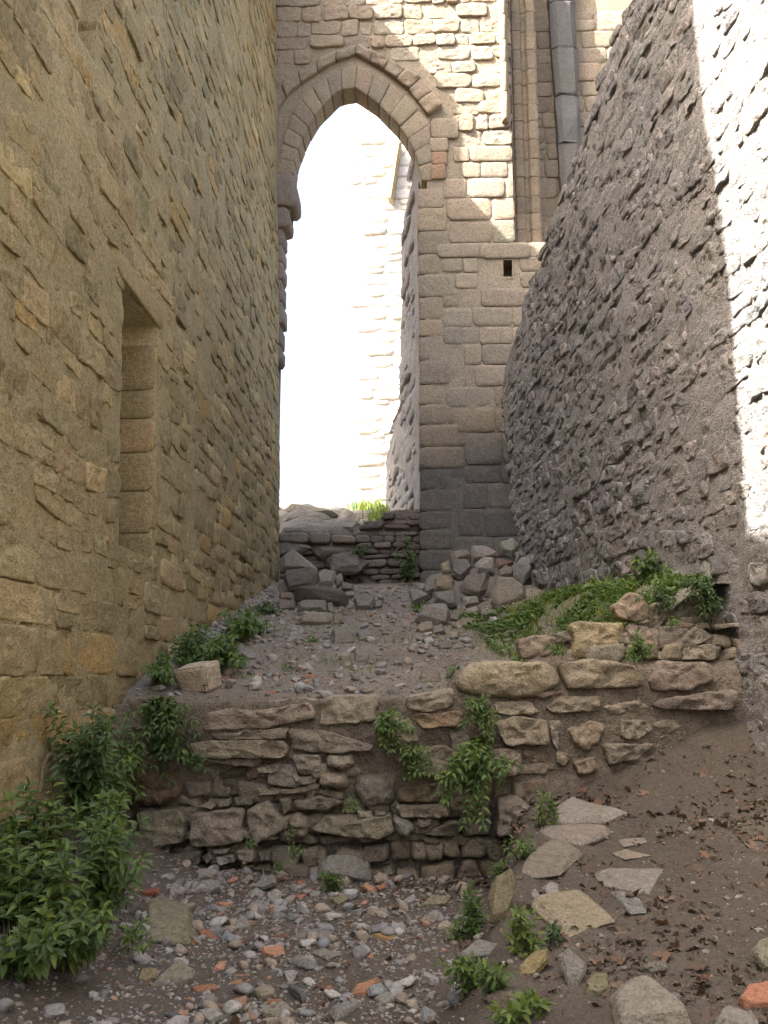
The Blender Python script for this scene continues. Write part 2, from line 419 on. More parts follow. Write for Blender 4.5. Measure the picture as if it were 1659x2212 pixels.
# broken top and far side of the same wall
tl = LF.w(U_, tv, -0.02 + 0 * U_); tb = LF.w(U_, tv + .05 * fbm(P3(U_ * 3, 5), 2, 3), -1.1 + 0 * U_); bb = LF.w(U_, -2.6 + 0 * U_, -1.1 + 0 * U_)
part('core', np.concatenate([tl, tb, bb]), grid_faces(3, len(U_), not LF.flip()), M['leftmortar'], left_wall)
pal = [(1, 1, 1), (1.03, 1, .95), (.9, .9, .87), (1.05, 1.01, .96), (.95, .94, .9), (1.04, .98, .9), (.86, .87, .84), (1.06, 1.0, .93), (.8, .8, .77), (1.12, 1.06, .98)]
items = []
def niche_hit(poly, m=0.03):
    a = np.array(poly); u0, v0 = a.min(0); u1, v1 = a.max(0)
    return any(u1 > A - m and u0 < B + m and v1 > Cc - m and v0 < D + m for A, B, Cc, D in niche)
def lstones(v0, v1, hr, wr, u0=5.0, u1=17.9, **k):
    for q in courses(u0, u1, v0, v1, hr, wr, r, **k):
        a = np.array(q); cu, cv = a.mean(0)
        if niche_hit(q): 
            a0 = a.copy()
            for A, B, Cc, D in niche:                      # trim blocks that run into a niche
                if cv > Cc - .1 and cv < D + .1:
                    if cu < A: a[:, 0] = np.minimum(a[:, 0], A - .004)
                    elif cu > B: a[:, 0] = np.maximum(a[:, 0], B + .004)
            if niche_hit(a.tolist(), -.002) or np.ptp(a[:, 0]) < .12: continue
        x, y = proj(LF.w(cu, cv, 0))
        if x < -120 or y < -160 or a[:, 0].max() > 17.93: continue
        px = (F / max(3, cu)) ** 2 * .05
        t = tint_of(r, pal, .24)
        if r.random() < .04: t = np.array([1.14, .98, .74]) * r.uniform(.9, 1.1)
        face = r.normal(0.006, .009)
        V, Fc = poly_stone(LF, a, face, r.uniform(0, .003), r.uniform(.003, .010), .16, r.uniform(.006, .014), 22 if cu < 11 else 14,
                           int(r.integers(1e5)), 1, (r.normal(0, .015), r.normal(0, .03)), .07, low=cu > 12, hi=cu < 9.8, cut=r.uniform(.04, .16))
        items.append((V, Fc, t))
lstones(-2.4, .95, (.24, .36), (.5, 1.25), gap=.007, wob=.012, jit=.016)
lstones(.95, 4.6, (.17, .30), (.24, .62), gap=.010, wob=.03, jit=.034)
lstones(4.6, 9.2, (.15, .26), (.22, .6), gap=.010, wob=.03, jit=.032)
lstones(9.2, 15.6, (.2, .32), (.3, .8), u0=9, gap=.010, wob=.03, jit=.03)
lay(LF, items, left_wall, M['left'])
# jamb of the niche: squared blocks facing the passage mouth, and the lintel above
A, B, Cc, D = niche[0]
NF = Frame(LF.w(B, 0, 0), LF.N, (0, -1, 0), LF.Vv)
v = Cc
for h in (.27, .43, .40, .36, .30, .5):
    h = min(h, D - v)
    if h < .05: break
    V, Fc = poly_stone(NF, [(-.56, v + .006), (-.005, v + .006), (-.005, v + h - .006), (-.56, v + h - .006)], .02, .004, .012, .1, .006, 20, int(r.integers(1e5)), 1, jag=.01, cut=.08)
    part('jamb_block', V, Fc, M['left'], left_wall, tint_of(r, [(.92, .88, .84), (.85, .82, .78), (.98, .9, .84)], .06)); v += h
V, Fc = poly_stone(LF, [(A - .25, D + .01), (B + .2, D + .01), (B + .22, D + .27), (A - .2, D + .25)], .02, .005, .015, .55, .008, 24, 5, 1, jag=.01, cut=.08)
part('lintel', V, Fc, M['left'], left_wall, (.95, .92, .86))

# ---- right wall (row by row, so that the broken far edge and the sloping top come out true)
edge = np.array([RF.px(*q) for q in [(1114, 1260), (1112, 1200), (1100, 1080), (1085, 900), (1078, 822)]])
topl = np.array([RF.px(*q) for q in [(1078, 822), (1100, 740), (1150, 590), (1200, 440), (1240, 320), (1280, 190), (1320, 80), (1350, -10)]])
def r_top(u):
    o = np.argsort(topl[:, 0])
    return np.interp(u, np.r_[-8, topl[o][:, 0]], np.r_[9.6, topl[o][:, 1]]) + .06 * fbm(P3(np.asarray(u, float) * 2.2, 3), 3, 8) + .03 * fbm(P3(np.asarray(u, float) * 7, 3), 2, 18)
def r_far(v):
    o = np.argsort(edge[:, 1])
    return np.interp(v, edge[o][:, 1], edge[o][:, 0]) + .05 * fbm(P3(np.asarray(v, float) * 3, 1), 3, 12)
nrow = 300
tt = np.linspace(0, 1, nrow)
uu = np.r_[np.arange(-8, 6.0, .3), np.arange(6.0, 17.2, .034)]
ss = np.r_[uu, np.linspace(17.25, 17.9, 14)]
UU = np.repeat(ss[None], nrow, 0)
Tp = r_top(ss)
vlow = -2.2
VV = vlow + (Tp[None] - vlow) * tt[:, None]
UU = np.minimum(UU, np.where(UU > 15.5, r_far(VV), 99))
def r_relief(u, v):
    big = .04 * fbm(P3(u * .8, v * .8), 3, 21) + .02 * fbm(P3(u * 2.6, v * 3.2), 4, 22) + .014 * fbm(P3(u * 8, v * 10), 3, 23) + .012 * fbm(P3(u * 21, v * 24), 2, 24)
    pit = fbm(P3(u * 3.4 + 9, v * 7.5), 3, 25)
    big = big - .045 * sstep(.2, .45, pit) * (.35 + .65 * sstep(9, 12, u))
    foot = sstep(2.2, .6, v) * sstep(10, 15, u) * .05
    return big + foot * vn(P3(u * 2.3, v * 3.6), 31)
WW = r_relief(UU, VV)
rim = sstep(0, .35, Tp[None] - VV) * sstep(0, .3, np.where(UU > 15.5, r_far(VV) - UU, 9))
WW = WW - .16 * (1 - rim) ** 2
right_wall = empty('ruined_wall', (2.5, 11, 0), 'rough grey rubble wall with a sloping broken top along the right side of the passage', 'wall')
part('mortar', RF.w(UU, VV, WW).reshape(-1, 3), grid_faces(*UU.shape, RF.flip()), M['rightmortar'], right_wall,
     np.repeat((1 + .15 * fbm(P3(UU * .7, VV * .7), 3, 29)).reshape(-1, 1), 3, 1) * np.array([1, .99, .98]))
# thickness: top and broken end run back about a metre
ru_ = np.concatenate([UU[-1], UU[::-1, -1]]); rv_ = np.concatenate([VV[-1], VV[::-1, -1]]); rw_ = np.concatenate([WW[-1], WW[::-1, -1]])
rows = []
for k, dpt in enumerate((0, .12, .35, .65, 1.0)):
    nz = .06 * fbm(P3(ru_ * 3, rv_ * 3, dpt * 4), 3, 33) if k else 0
    rows.append(RF.w(ru_ + (nz * .5 if k else 0), rv_ + (nz + .05 * min(k, 1) if k else 0), rw_ - dpt))
part('core', np.concatenate(rows), grid_faces(5, len(ru_), RF.flip()), M['rightmortar'], right_wall)
pal = [(1, 1, 1), (.9, .9, .9), (1.1, 1.07, 1.02), (.82, .82, .84), (1.02, 1, .97), (.95, .94, .93), (1.12, 1.1, 1.08), (1.04, .97, .92)]
items = []
def rstones(v0, v1, hr, wr, u0, u1, pr, face, low=False, n=14, amp=.016):
    for q in courses(u0, u1, v0, v1, hr, wr, r, gap=.008, wob=.03, jit=.035):
        a = np.array(q); cu, cv = a.mean(0)
        if r.random() > pr: continue
        if cu > r_far(np.array([cv]))[0] - .2 or cv > r_top(np.array([cu]))[0] - .12: continue
        x, y = proj(RF.w(cu, cv, 0))
        if x > 1760 or y < -120: continue
        w0 = float(r_relief(np.array([cu]), np.array([cv]))[0])
        f = w0 * .6 + r.normal(*face)
        V, Fc = poly_stone(RF, a, f, r.uniform(.0, .01), r.uniform(.006, .018), .2, amp, n, int(r.integers(1e5)), 1, (r.normal(0, .04), r.normal(0, .08)), .15, low=low, hi=not low, cut=r.uniform(.08, .22))
        items.append((V, Fc, tint_of(r, pal)))
rstones(-1.2, 2.2, (.15, .27), (.18, .5), 10.2, 17.3, .95, (.02, .018), n=18)
rstones(2.2, 5.6, (.13, .25), (.17, .5), 10.2, 17.3, .9, (.008, .013), n=16)
rstones(-1.2, 2.6, (.12, .24), (.16, .45), 6.6, 10.2, .8, (.004, .009), n=20)
rstones(2.6, 5.6, (.13, .26), (.18, .55), 6.6, 10.2, .85, (.006, .008), n=20)
rstones(5.6, 8.4, (.15, .3), (.2, .6), 6.2, 16, .85, (.006, .009), n=14)
lay(RF, items, right_wall, M['right'])

# ---- far wall with the pointed arch
def bp(pts): return [BF.px(x, y) for x, y in pts]
intr = cH([(205, 1000), (205, 840), (215, 760), (260, 640), (320, 540), (420, 440), (500, 425), (600, 490), (700, 590), (745, 650), (800, 760), (820, 870), (812, 960), (812, 1070)])
extr = cH([(105, 1000), (110, 840), (140, 740), (165, 640), (200, 540), (270, 440), (400, 350), (510, 310), (630, 370), (770, 480), (860, 600), (870, 730), (880, 870)])
intr_u = np.array(bp(intr)); extr_u = np.array(bp(extr))
jr = BF.px(905, 800)[0]; jlu = BF.px(609, 700)[0]; corb_v = BF.px(620, 470)[1]
apex = np.array(BF.px(767, 188))
spr = BF.px(905, 400)[1]
def arch_in(u, v, m=0.0):
    """inside the opening, widened by m"""
    u = np.asarray(u, float); v = np.asarray(v, float)
    pv = np.array(intr_u); L = pv[:7]; R = pv[6:][::-1]
    lv = np.r_[L[:, 1]]; rv = np.r_[R[:, 1]]
    ul = np.interp(v, np.maximum.accumulate(lv), L[:, 0]); ur = np.interp(v, np.maximum.accumulate(rv), R[:, 0])
    ul = np.where(v < corb_v, jlu, ul)
    return (u > ul - m) & (u < ur + m) & (v < apex[1] + m)
arch_wall = empty('arch_wall', (2, YB, 0), 'tall ashlar wall pierced by a big pointed arch at the end of the passage', 'wall')
us = np.r_[np.arange(-14, -3.2, .6), np.arange(-3.2, 4.8, .06), np.arange(4.8, 9, .5)]
vs = np.r_[np.arange(0, 18.6, .06)]
UU, VV = np.meshgrid(us, vs)
WW = .012 * fbm(P3(UU * 1.3, VV * 1.3), 3, 41) + .014 * fbm(P3(UU * 5, VV * 5), 3, 42) - .004 - .016 * sstep(12.2, 13, VV)
hole_b = BF.px(1099, 580); 
uc = (UU[:-1, :-1] + UU[1:, 1:]) / 2; vc = (VV[:-1, :-1] + VV[1:, 1:]) / 2
keep = ~arch_in(uc, vc, .10)
hb = [BF.px(1086, 564), BF.px(1108, 598)]
bay = (BF.px(1110, 400)[0], BF.px(1134, 527)[1])
keep &= ~((uc > bay[0]) & (vc > bay[1]))
keep &= ~((uc > hb[0][0]) & (uc < hb[1][0]) & (vc < hb[0][1]) & (vc > hb[1][1]))
VV = VV * np.where(UU < -3.4, 1.25, 1.0)  # unseen left part, made taller to keep the side wall beyond in shade
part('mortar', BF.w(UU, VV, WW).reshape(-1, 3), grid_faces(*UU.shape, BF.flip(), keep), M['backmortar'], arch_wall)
# rear face of the wall, 1.3 m behind
ub = np.r_[-14, np.arange(-3.4, 1.2, .1), bay[0], 9.0]; vb = np.unique(np.r_[np.arange(0, 16, .1), bay[1] - .04, 18.6])
UU2, VV2 = np.meshgrid(ub, vb)
uc2 = (UU2[:-1, :-1] + UU2[1:, 1:]) / 2; vc2 = (VV2[:-1, :-1] + VV2[1:, 1:]) / 2
part('rear_face', BF.w(UU2, VV2, -.5 + 0 * UU2).reshape(-1, 3), grid_faces(*UU2.shape, not BF.flip(), ~arch_in(uc2, vc2, .08) & ~((uc2 > bay[0] - .05) & (vc2 > bay[1] - .1))), M['backmortar'], arch_wall)
# the dark putlog hole is a little box sunk into the wall
pu0, pv1 = hb[0]; pu1, pv0 = hb[1]
hv = [(pu0 - .04, pv0 - .04), (pu1 + .04, pv0 - .04), (pu1 + .04, pv1 + .04), (pu0 - .04, pv1 + .04)]
Vh = np.concatenate([BF.w([a for a, b in hv], [b for a, b in hv], [.0] * 4), BF.w([a for a, b in hv], [b for a, b in hv], [-.7] * 4)])
part('putlog_hole', Vh, [(0, 4, 5, 1), (1, 5, 6, 2), (2, 6, 7, 3), (3, 7, 4, 0), (4, 7, 6, 5)], M['backmortar'], arch_wall, smooth=False)

def interp_curve(c, n):
    d = np.r_[0, np.cumsum(np.linalg.norm(np.diff(c, axis=0), axis=1))]
    t = np.linspace(0, d[-1], n); return np.stack([np.interp(t, d, c[:, 0]), np.interp(t, d, c[:, 1])], 1)
def voussoirs(ci, ce, n, name, face, depth, pal, rnd=.012, amp=.008):
    a = interp_curve(ci, n * 3 + 1); b = interp_curve(ce, n * 3 + 1)
    for i in range(n):
        s = slice(i * 3, i * 3 + 4)
        pa, pb = a[s], b[s]
        g = .004
        cen = (pa.mean(0) + pb.mean(0)) / 2
        q = np.concatenate([pa, pb[::-1]]); q = cen + (q - cen) * (1 - g / np.linalg.norm(pa[0] - pa[-1]))
        V, Fc = poly_stone(BF, q, face + r.normal(0, .008), .004, rnd, depth, amp, 24, int(r.integers(1e5)), 1, (r.normal(0, .02), r.normal(0, .02)), .012, cut=.06)
        part(name, V, Fc, M['back'], arch_wall, tint_of(r, pal, .1))
pal_v = [(.95, .93, .9), (1, .97, .92), (.87, .87, .87), (.97, .92, .86), (1.05, 1, .92)]
arc_i = intr_u[1:12]; arc_e = extr_u[1:13]
ia = int(np.argmax(arc_i[:, 1])); ea = int(np.argmax(arc_e[:, 1]))
voussoirs(arc_i[:ia + 1], arc_e[:ea + 1], 9, 'voussoir', .03, .52, pal_v)
voussoirs(arc_i[ia:], arc_e[ea:], 8, 'voussoir', .03, .52, pal_v)
# weathered hood stones over the arch
hi = np.array(bp(cH([(60, 640), (120, 540), (190, 450), (270, 385), (390, 310), (505, 268), (620, 330), (750, 430), (850, 560)])))
he = np.array(bp(cH([(30, 560), (80, 470), (150, 385), (230, 320), (360, 250), (510, 205), (690, 285), (850, 375), (950, 500)])))
hm = hi + (he - hi) * .74
voussoirs(hi[:6], hm[:6], 6, 'hood_stone', .075, .3, [(.9, .87, .83), (.84, .82, .8), (.98, .93, .85)], .022, .03)
voussoirs(hi[5:], hm[5:], 6, 'hood_stone', .11, .3, [(.95, .9, .83), (.86, .83, .8), (1.0, .94, .85)], .025, .035)
# jamb blocks, the full thickness of the wall, right side; and the worn corbels on the left side
v = BF.px(905, 1285)[1]; vtop = extr_u[-1, 1] - .05
jb = []
while v < vtop:
    h = r.uniform(.36, .52); h = min(h, vtop - v)
    if h < .12: break
    w = r.uniform(.45, 1.0)
    jb.append((v, v + h, jr + w))
    V, Fc = poly_stone(BF, [(jr + r.normal(0, .01), v + .006), (jr + w, v + .006), (jr + w, v + h - .006), (jr + r.normal(0, .01), v + h - .006)], .008 + r.normal(0, .006), .003, .014, .52, .007, 24, int(r.integers(1e5)), 1, jag=.008, cut=.06)
    part('jamb_block', V, Fc, M['back'], arch_wall, tint_of(r, [(1, .95, .9), (.9, .88, .86), (1.06, 1, .9)], .1)); v += h
for pts, f in (([(75, 850), (205, 840), (225, 920), (225, 985), (200, 1010), (175, 1000), (75, 1000)], .12),
               ([(75, 1000), (175, 1000), (190, 1050), (185, 1090), (160, 1100), (75, 1100)], .08)):
    V, Fc = poly_stone(BF, bp(cH(pts)), f, .01, .03, .52, .012, 28, int(r.integers(1e5)), 1, jag=.02, cut=.12)
    part('corbel', V, Fc, M['back'], arch_wall, (.8, .78, .82))
v = BF.px(609, 1290)[1]
while v < BF.px(609, 500)[1]:
    h = r.uniform(.34, .5); y_ = proj(BF.w(jlu, v, 0))[1]
    e = jlu + (0 if y_ < 800 else -.12) + r.normal(0, .012)
    V, Fc = poly_stone(BF, [(jlu - .7, v + .006), (e, v + .006), (e, v + h - .006), (jlu - .7, v + h - .006)], .01, .003, .02, .52, .008, 20, int(r.integers(1e5)), 1, jag=.008, cut=.06)
    part('jamb_block', V, Fc, M['back'], arch_wall, tint_of(r, [(.9, .88, .9), (.85, .83, .86)], .1)); v += h
# ashlar courses right of the arch, and above it
pal_b = [(1, 1, 1), (.95, .94, .93), (1.04, 1, .95), (.92, .92, .92), (1.05, 1.01, .97), (.98, .94, .9), (1.02, .97, .9)]
items = []
hullp = np.array(list(extr_u) )
def in_hood(u, v):
    e = np.vstack([he, extr_u[9:]]); 
    L = he[:6]; R = np.vstack([he[5:], [extr_u[-2] + (.12, 0)], [extr_u[-1]]])[::-1]
    ul = np.interp(v, L[:, 1], L[:, 0], left=-9); ur = np.interp(v, np.maximum.accumulate(R[:, 1]), R[:, 0], left=-9, right=-9)
    return (v < he[5, 1]) & (u > ul) & (u < ur)
ys = [1285, 1250, 1205, 1160, 1100, 1045, 1005, 935, 880, 835, 790, 745, 707, 665, 625, 590, 558, 527, 478, 430, 386, 352, 318, 284, 250, 222, 190, 160, 132, 100, 72, 40, 8, -24, -60]
def bstone(u0, u1, v0, v1, face, n=20, low=False, jag=.012, jit=.008, rnd=.014, amp=.006, ch=1, cut=.08, hi=False):
    j = lambda: r.normal(0, jit)
    V, Fc = poly_stone(BF, [(u0 + j(), v0 + j()), (u1 + j(), v0 + j()), (u1 + j(), v1 + j()), (u0 + j(), v1 + j())], face, r.uniform(0, .008), rnd, .14, amp, n, int(r.integers(1e5)), ch, (r.normal(0, .012), r.normal(0, .02)), jag, cut=cut, low=low, hi=hi)
    items.append((V, Fc, tint_of(r, pal_b, .1)))
umax = BF.px(1400, 400)[0]
for y0, y1 in zip(ys[:-1], ys[1:]):
    v0, v1 = BF.px(950, y0)[1] + .008, BF.px(950, y1)[1] - .008
    vm = (v0 + v1) / 2
    rough_ = y1 < 300
    u = jr if y0 > 386 else -3.0
    for a, b, c in jb:
        if a <= vm <= b: u = max(u, c + .012)
    lim = BF.px(1195, y1)[0] if vm < bay[1] else bay[0]
    while u < lim:
        w = r.uniform(.3, .95) if not rough_ else r.uniform(.25, .8)
        uc_, = [u + w / 2]
        ok = True
        if y0 <= 386:
            if arch_in(uc_, vm, .5) or in_hood(uc_, vm) or in_hood(u + .05, vm) or in_hood(u + w - .05, vm): ok = False
            if np.any((np.abs(extr_u[:, 0] - uc_) < w * .5) & (np.abs(extr_u[:, 1] - vm) < .2)): ok = False
            if uc_ > -2.9 and uc_ < 0.3 and vm < apex[1] + .3: ok = False
        if u < hb[1][0] and u + w > hb[0][0] and vm < hb[0][1] and v1 > hb[1][1]: ok = False
        if vm > bay[1]:
            if u + w > bay[0]: w = bay[0] - u
            if w < .12: break
        if ok:
            bstone(u + .008, u + w - .008, v0, v1, r.normal(.010, .008 if not rough_ else .022), jit=.008 if not rough_ else .02,
                   rnd=.012 if not rough_ else .018, amp=.006 if not rough_ else .011, jag=.018 if not rough_ else .09, cut=.06 if not rough_ else .12, n=20 if not rough_ else 26, hi=rough_)
        u += w
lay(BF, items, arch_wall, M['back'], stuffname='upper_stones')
# flat lintel over the putlog hole, reddened blocks by the springing
for x0, y0, x1, y1, f, t in ((1041, 527, 1146, 558, .03, (.95, .92, .9)), (945, 528, 1036, 556, .035, (1, .98, .95)),
                             (932, 330, 966, 357, .05, (1.02, .8, .7)), (930, 357, 963, 388, .045, (.95, .76, .66)), (928, 300, 968, 329, .05, (1, .96, .9)),
                             (932, 258, 990, 300, .05, (.95, .92, .88))):
    (u0, v1), (u1, v0) = BF.px(x0, y0), BF.px(x1, y1)
    V, Fc = poly_stone(BF, [(u0, v0), (u1, v0), (u1, v1), (u0, v1)], f, .004, .014, .2, .006, 24, int(r.integers(1e5)), 1, jag=.01, cut=.06)
    part('dressed_block', V, Fc, M['back'], arch_wall, t)
# shallow round shot marks near the foot become separate sunk bowls
# ---- wall shaft: a pier with a thin lit side and a face turned away from the sun
YS = YB + 1.35
SB = Frame((0, YS, 0), (1, 0, 0), (0, -1, 0), (0, 0, 1))
us2 = np.arange(bay[0] - .02, 7.5, .09); vs2 = np.arange(bay[1] - 1.2, 18.6, .09)
UU, VV = np.meshgrid(us2, vs2)
part('bay_back', SB.w(UU, VV, .02 * fbm(P3(UU * 2, VV * 2), 4, 45)).reshape(-1, 3), grid_faces(*UU.shape, SB.flip()), M['backmortar'], arch_wall, (.9, .88, .86))
cs = np.array([(bay[0], YB - .012), (bay[0] + .015, YB + .02), (bay[0] + .02, YB + .5), (bay[0] + .02, YS)])
zz = np.arange(bay[1] - .05, 18.6, .12)
Vc = np.concatenate([np.column_stack([cs + .008 * vn(P3(cs[:, 0] * 3, cs[:, 1] * 3, z * 3), 8)[:, None], np.full(4, z)]) for z in zz])
part('bay_corner', Vc, grid_faces(len(zz), 4), M['backmortar'], arch_wall)
items = []
for q in courses(bay[0] + .1, 5.6, bay[1] - .6, 16.5, (.36, .52), (.5, 1.1), r, gap=.007, wob=.006, jit=.01):
    V, Fc = poly_stone(SB, q, r.normal(.022, .01), .003, .012, .12, .008, 16, int(r.integers(1e5)), 1, (0, r.normal(0, .01)), .02, cut=.08)
    items.append((V, Fc, tint_of(r, [(.92, .89, .86), (.84, .82, .8), (.98, .94, .9)], .08)))
lay(SB, items, arch_wall, M['back'], 'bay_stone', 'small_bay_stones', 120)
sillv = bay[1]
V, Fc = poly_stone(BF, [(bay[0] - .3, sillv - .03), (bay[0] + 2.4, sillv - .03), (bay[0] + 2.4, sillv + .035), (bay[0] - .02, sillv + .035)], -.03, .0, .01, 1.3, .004, 30, 77, 1, jag=.0, cut=.04)
part('bay_sill', V, Fc, M['back'], arch_wall)
pier = empty('wall_pier', (2.3, YB + .4, bay[1]), 'shaded flat pilaster standing in the set-back bay right of the sunlit wall edge', 'pier')
PY = YB + .40
u0 = hity(1111, 400, PY)[0]; u1 = hity(1168, 400, PY)[0]
v = bay[1] - .3
while v < 17.6:
    h = r.uniform(.36, .5)
    o_ = np.array([(u0, .92), (u0, .05), (u0 + .05, .0), (u0 + (u1 - u0) * .36, .0), (u0 + (u1 - u0) * .44, .07), (u0 + (u1 - u0) * .56, .07), (u0 + (u1 - u0) * .64, 0), (u1 - .05, .0), (u1, .05), (u1, .92)])
    ring = []
    for zz_, e in ((v + .003, .010), (v + .018, 0), (v + h * .35, -.003), (v + h * .65, .002), (v + h - .018, 0), (v + h - .003, .010)):
        q = o_ + r.normal(0, .006, o_.shape); c = o_.mean(0); q = q + (c - q) * e
        ring.append(np.column_stack([q[:, 0], PY + q[:, 1], np.full(len(q), zz_)]))
    n_ = len(o_)
    part('pier_block', np.concatenate(ring), [tuple(f) for f in grid_faces(6, n_, False)] + [tuple(range(n_))[::-1], tuple(range(5 * n_, 6 * n_))], M['back'], pier, tint_of(r, [(.78, .73, .66), (.7, .67, .62), (.84, .78, .7)], .06), smooth=False)
    v += h
shaft = empty('wall_shaft', (hity(1091, 265, YB - .1)[0], YB - .1, hity(1091, 262, YB - .1)[2]), 'slender moulded vaulting shaft hanging on the sunlit wall left of the pier', 'shaft')
v = hity(1091, 262, YB - .12)[2]; xc = hity(1091, 200, YB - .12)[0]
while v < 17.6:
    h = r.uniform(.5, .7)
    ang = np.linspace(math.pi, 2 * math.pi, 9)
    ring = []
    for zz, e in ((v, .93), (v + .03, 1), (v + h - .03, 1), (v + h, .93)):
        ring.append(np.column_stack([xc + .085 * e * np.cos(ang), YB + .02 + .26 * e * np.sin(ang), np.full(9, zz)]))
    part('shaft_block', np.concatenate(ring), [tuple(f) for f in grid_faces(4, 9)] + [tuple(range(9))[::-1], tuple(range(27, 36))], M['back'], shaft, tint_of(r, [(1, .95, .85), (.92, .88, .8)], .05)); v += h
# leaning blue-grey rib to the right of the pier
rib = empty('leaning_rib', (3.2, YB + .8, 11), 'leaning blue-grey stone rib in the shaded bay behind the rubble wall', 'rib')
a0, a1 = hity(1222, 520, YB + .98), hity(1266, 520, YB + .98); b0, b1 = hity(1188, 0, YB + .98), hity(1243, 0, YB + .98)
dv = (b0 - a0) ; n_b = 7
for k in range(n_b):
    t0, t1 = k / (n_b - 2), (k + 1) / (n_b - 2)
    L0, L1 = a0 + (b0 - a0) * t0, a0 + (b0 - a0) * t1; R0, R1 = a1 + (b1 - a1) * t0, a1 + (b1 - a1) * t1
    ring = []
    for t, e in ((0.004, -.004), (.03, 0), (.5, .008), (.97, 0), (.996, -.004)):
        l_, rr = L0 + (L1 - L0) * t, R0 + (R1 - R0) * t
        w_ = rr - l_; ch_ = .1
        q = [l_ + (0, .5, 0), l_ + (-e, ch_, 0), l_ + w_ * .22 + (0, -e, 0), l_ + w_ * .8 + (0, -e, 0), rr + (e, ch_, 0), rr + (0, .5, 0)]
        ring.append(np.array(q) + r.normal(0, .012, (6, 3)))
    part('rib_block', np.concatenate(ring), [tuple(f) for f in grid_faces(5, 6)] + [tuple(range(6))[::-1], tuple(range(24, 30))], M['rib'], rib, tint_of(r, [(.66, .66, .66), (.58, .59, .6), (.7, .69, .67)], .1), smooth=False)

# ---- beyond the arch: a shaded side wall, a sunlit wall farther off, its mossy shaft
SF0 = np.array([hity(907, 700, YB + .5)[0], YB + .5, 0]); SF1 = np.array([hity(838, 700, YB + 5.5)[0], YB + 5.5, 0])
su = SF1 - SF0; SFr = Frame(SF0, su, (su[1] * -1, su[0], 0), (0, 0, 1)); SL = np.linalg.norm(su)
sideout = [SFr.px(x, y) for x, y in [(834, 1110), (834, 1000), (836, 945), (850, 925), (862, 880), (864, 720), (868, 640), (866, 560), (872, 480), (878, 400), (886, 350), (900, 330)]]
so_ = np.array(sideout); so_ = so_[np.argsort(so_[:, 1])]
side_wall = empty('side_wall', SF0 + (0, 0, 3), 'narrow strip of shaded grey wall running away behind the right jamb of the arch', 'wall')
vsd = np.arange(2, 15.5, .08); frac = np.linspace(0, 1, 60)
Ue = np.interp(vsd, so_[:, 1], so_[:, 0]) + .12 * fbm(P3(vsd * 2.5, 1), 3, 51)
UU = np.maximum(Ue[:, None], .1) * frac[None]; VV = np.repeat(vsd[:, None], 60, 1)
WW = .05 * fbm(P3(UU * 1.5, VV * 2.5), 4, 52) + .03 * fbm(P3(UU * 6, VV * 8), 2, 53)
part('mortar', SFr.w(UU, VV, WW).reshape(-1, 3), grid_faces(*UU.shape, SFr.flip()), M['rightmortar'], side_wall)
kb = np.stack([SFr.w(UU[:, -1], VV[:, -1], WW[:, -1]), SFr.w(UU[:, -1] + .1, VV[:, -1], WW[:, -1] - .8)]).reshape(-1, 3)
part('core', kb, grid_faces(2, len(vsd), SFr.flip()), M['rightmortar'], side_wall)
items = []
for q in courses(.2, 8, 3.5, 14, (.25, .4), (.4, .9), r, gap=.02, wob=.03, jit=.04):
    a = np.array(q)
    if a[:, 0].min() < .35: continue
    if a[:, 0].max() > np.interp(a[:, 1].mean(), vsd, Ue) - .1 or r.random() < .35: continue
    V, Fc = poly_stone(SFr, a, r.normal(.01, .03), .02, .04, .2, .02, 10, int(r.integers(1e5)), 1, jag=.06, low=True)
    items.append((V, Fc, tint_of(r, pal)))
lay(SFr, items, side_wall, M['right'])
YF = 36.0
FF = Frame((0, YF, 0), (1, 0, 0), (0, -1, 0), (0, 0, 1))
far_wall = empty('far_wall', (-1, YF, 4), 'sunlit pale stone wall glaring through the arch opening', 'wall')
fl = [FF.px(x, y) for x, y in [(772, 1110), (760, 900), (752, 700), (757, 560), (748, 430), (742, 330), (744, 240), (752, 150), (780, 60)]]
fo = np.array(fl); fo = fo[np.argsort(fo[:, 1])]
vsd = np.arange(2, 26, .2); left_e = np.interp(vsd, fo[:, 1], fo[:, 0]) + .2 * fbm(P3(vsd * 1.5, 1), 3, 61)
UU = left_e[:, None] + (6 - left_e)[:, None] * np.linspace(0, 1, 40)[None]; VV = np.repeat(vsd[:, None], 40, 1)
part('mortar', FF.w(UU, VV, .015 + .03 * fbm(P3(UU, VV), 3, 62)).reshape(-1, 3), grid_faces(*UU.shape, FF.flip()), M['pale'], far_wall, (1, 1, 1))
part('core', np.stack([FF.w(left_e, vsd, 0 * vsd), FF.w(left_e, vsd, 0 * vsd - 1.4)]).reshape(-1, 3), grid_faces(2, len(vsd), not FF.flip()), M['pale'], far_wall)
items = []
for q in courses(-3.5, 2.2, 5, 24, (.4, .6), (.6, 1.3), r, gap=.02, wob=.03, jit=.04):
    a = np.array(q)
    if a[:, 0].min() < np.interp(a[:, 1].mean(), vsd, left_e): continue
    V, Fc = poly_stone(FF, a, r.normal(.06, .02), .01, .025, .25, .015, 12, int(r.integers(1e5)), 1, (0, r.normal(0, .01)), jag=.05, low=True)
    items.append((V, Fc, tint_of(r, [(1, 1, 1), (.96, .95, .93)], .05)))
lay(FF, items, far_wall, M['pale'])
q0 = [hity(x, y, YF - .5) for x, y in [(838, 425), (846, 380), (852, 340), (858, 308)]]; q1 = [hity(x, y, YF - .5) for x, y in [(850, 434), (856, 390), (862, 345), (868, 310)]]
ring = [np.array([a + (0, .6, 0), a, (a + b) / 2 + (0, -.12, 0), b, b + (0, .6, 0)]) for a, b in zip(q0, q1)]
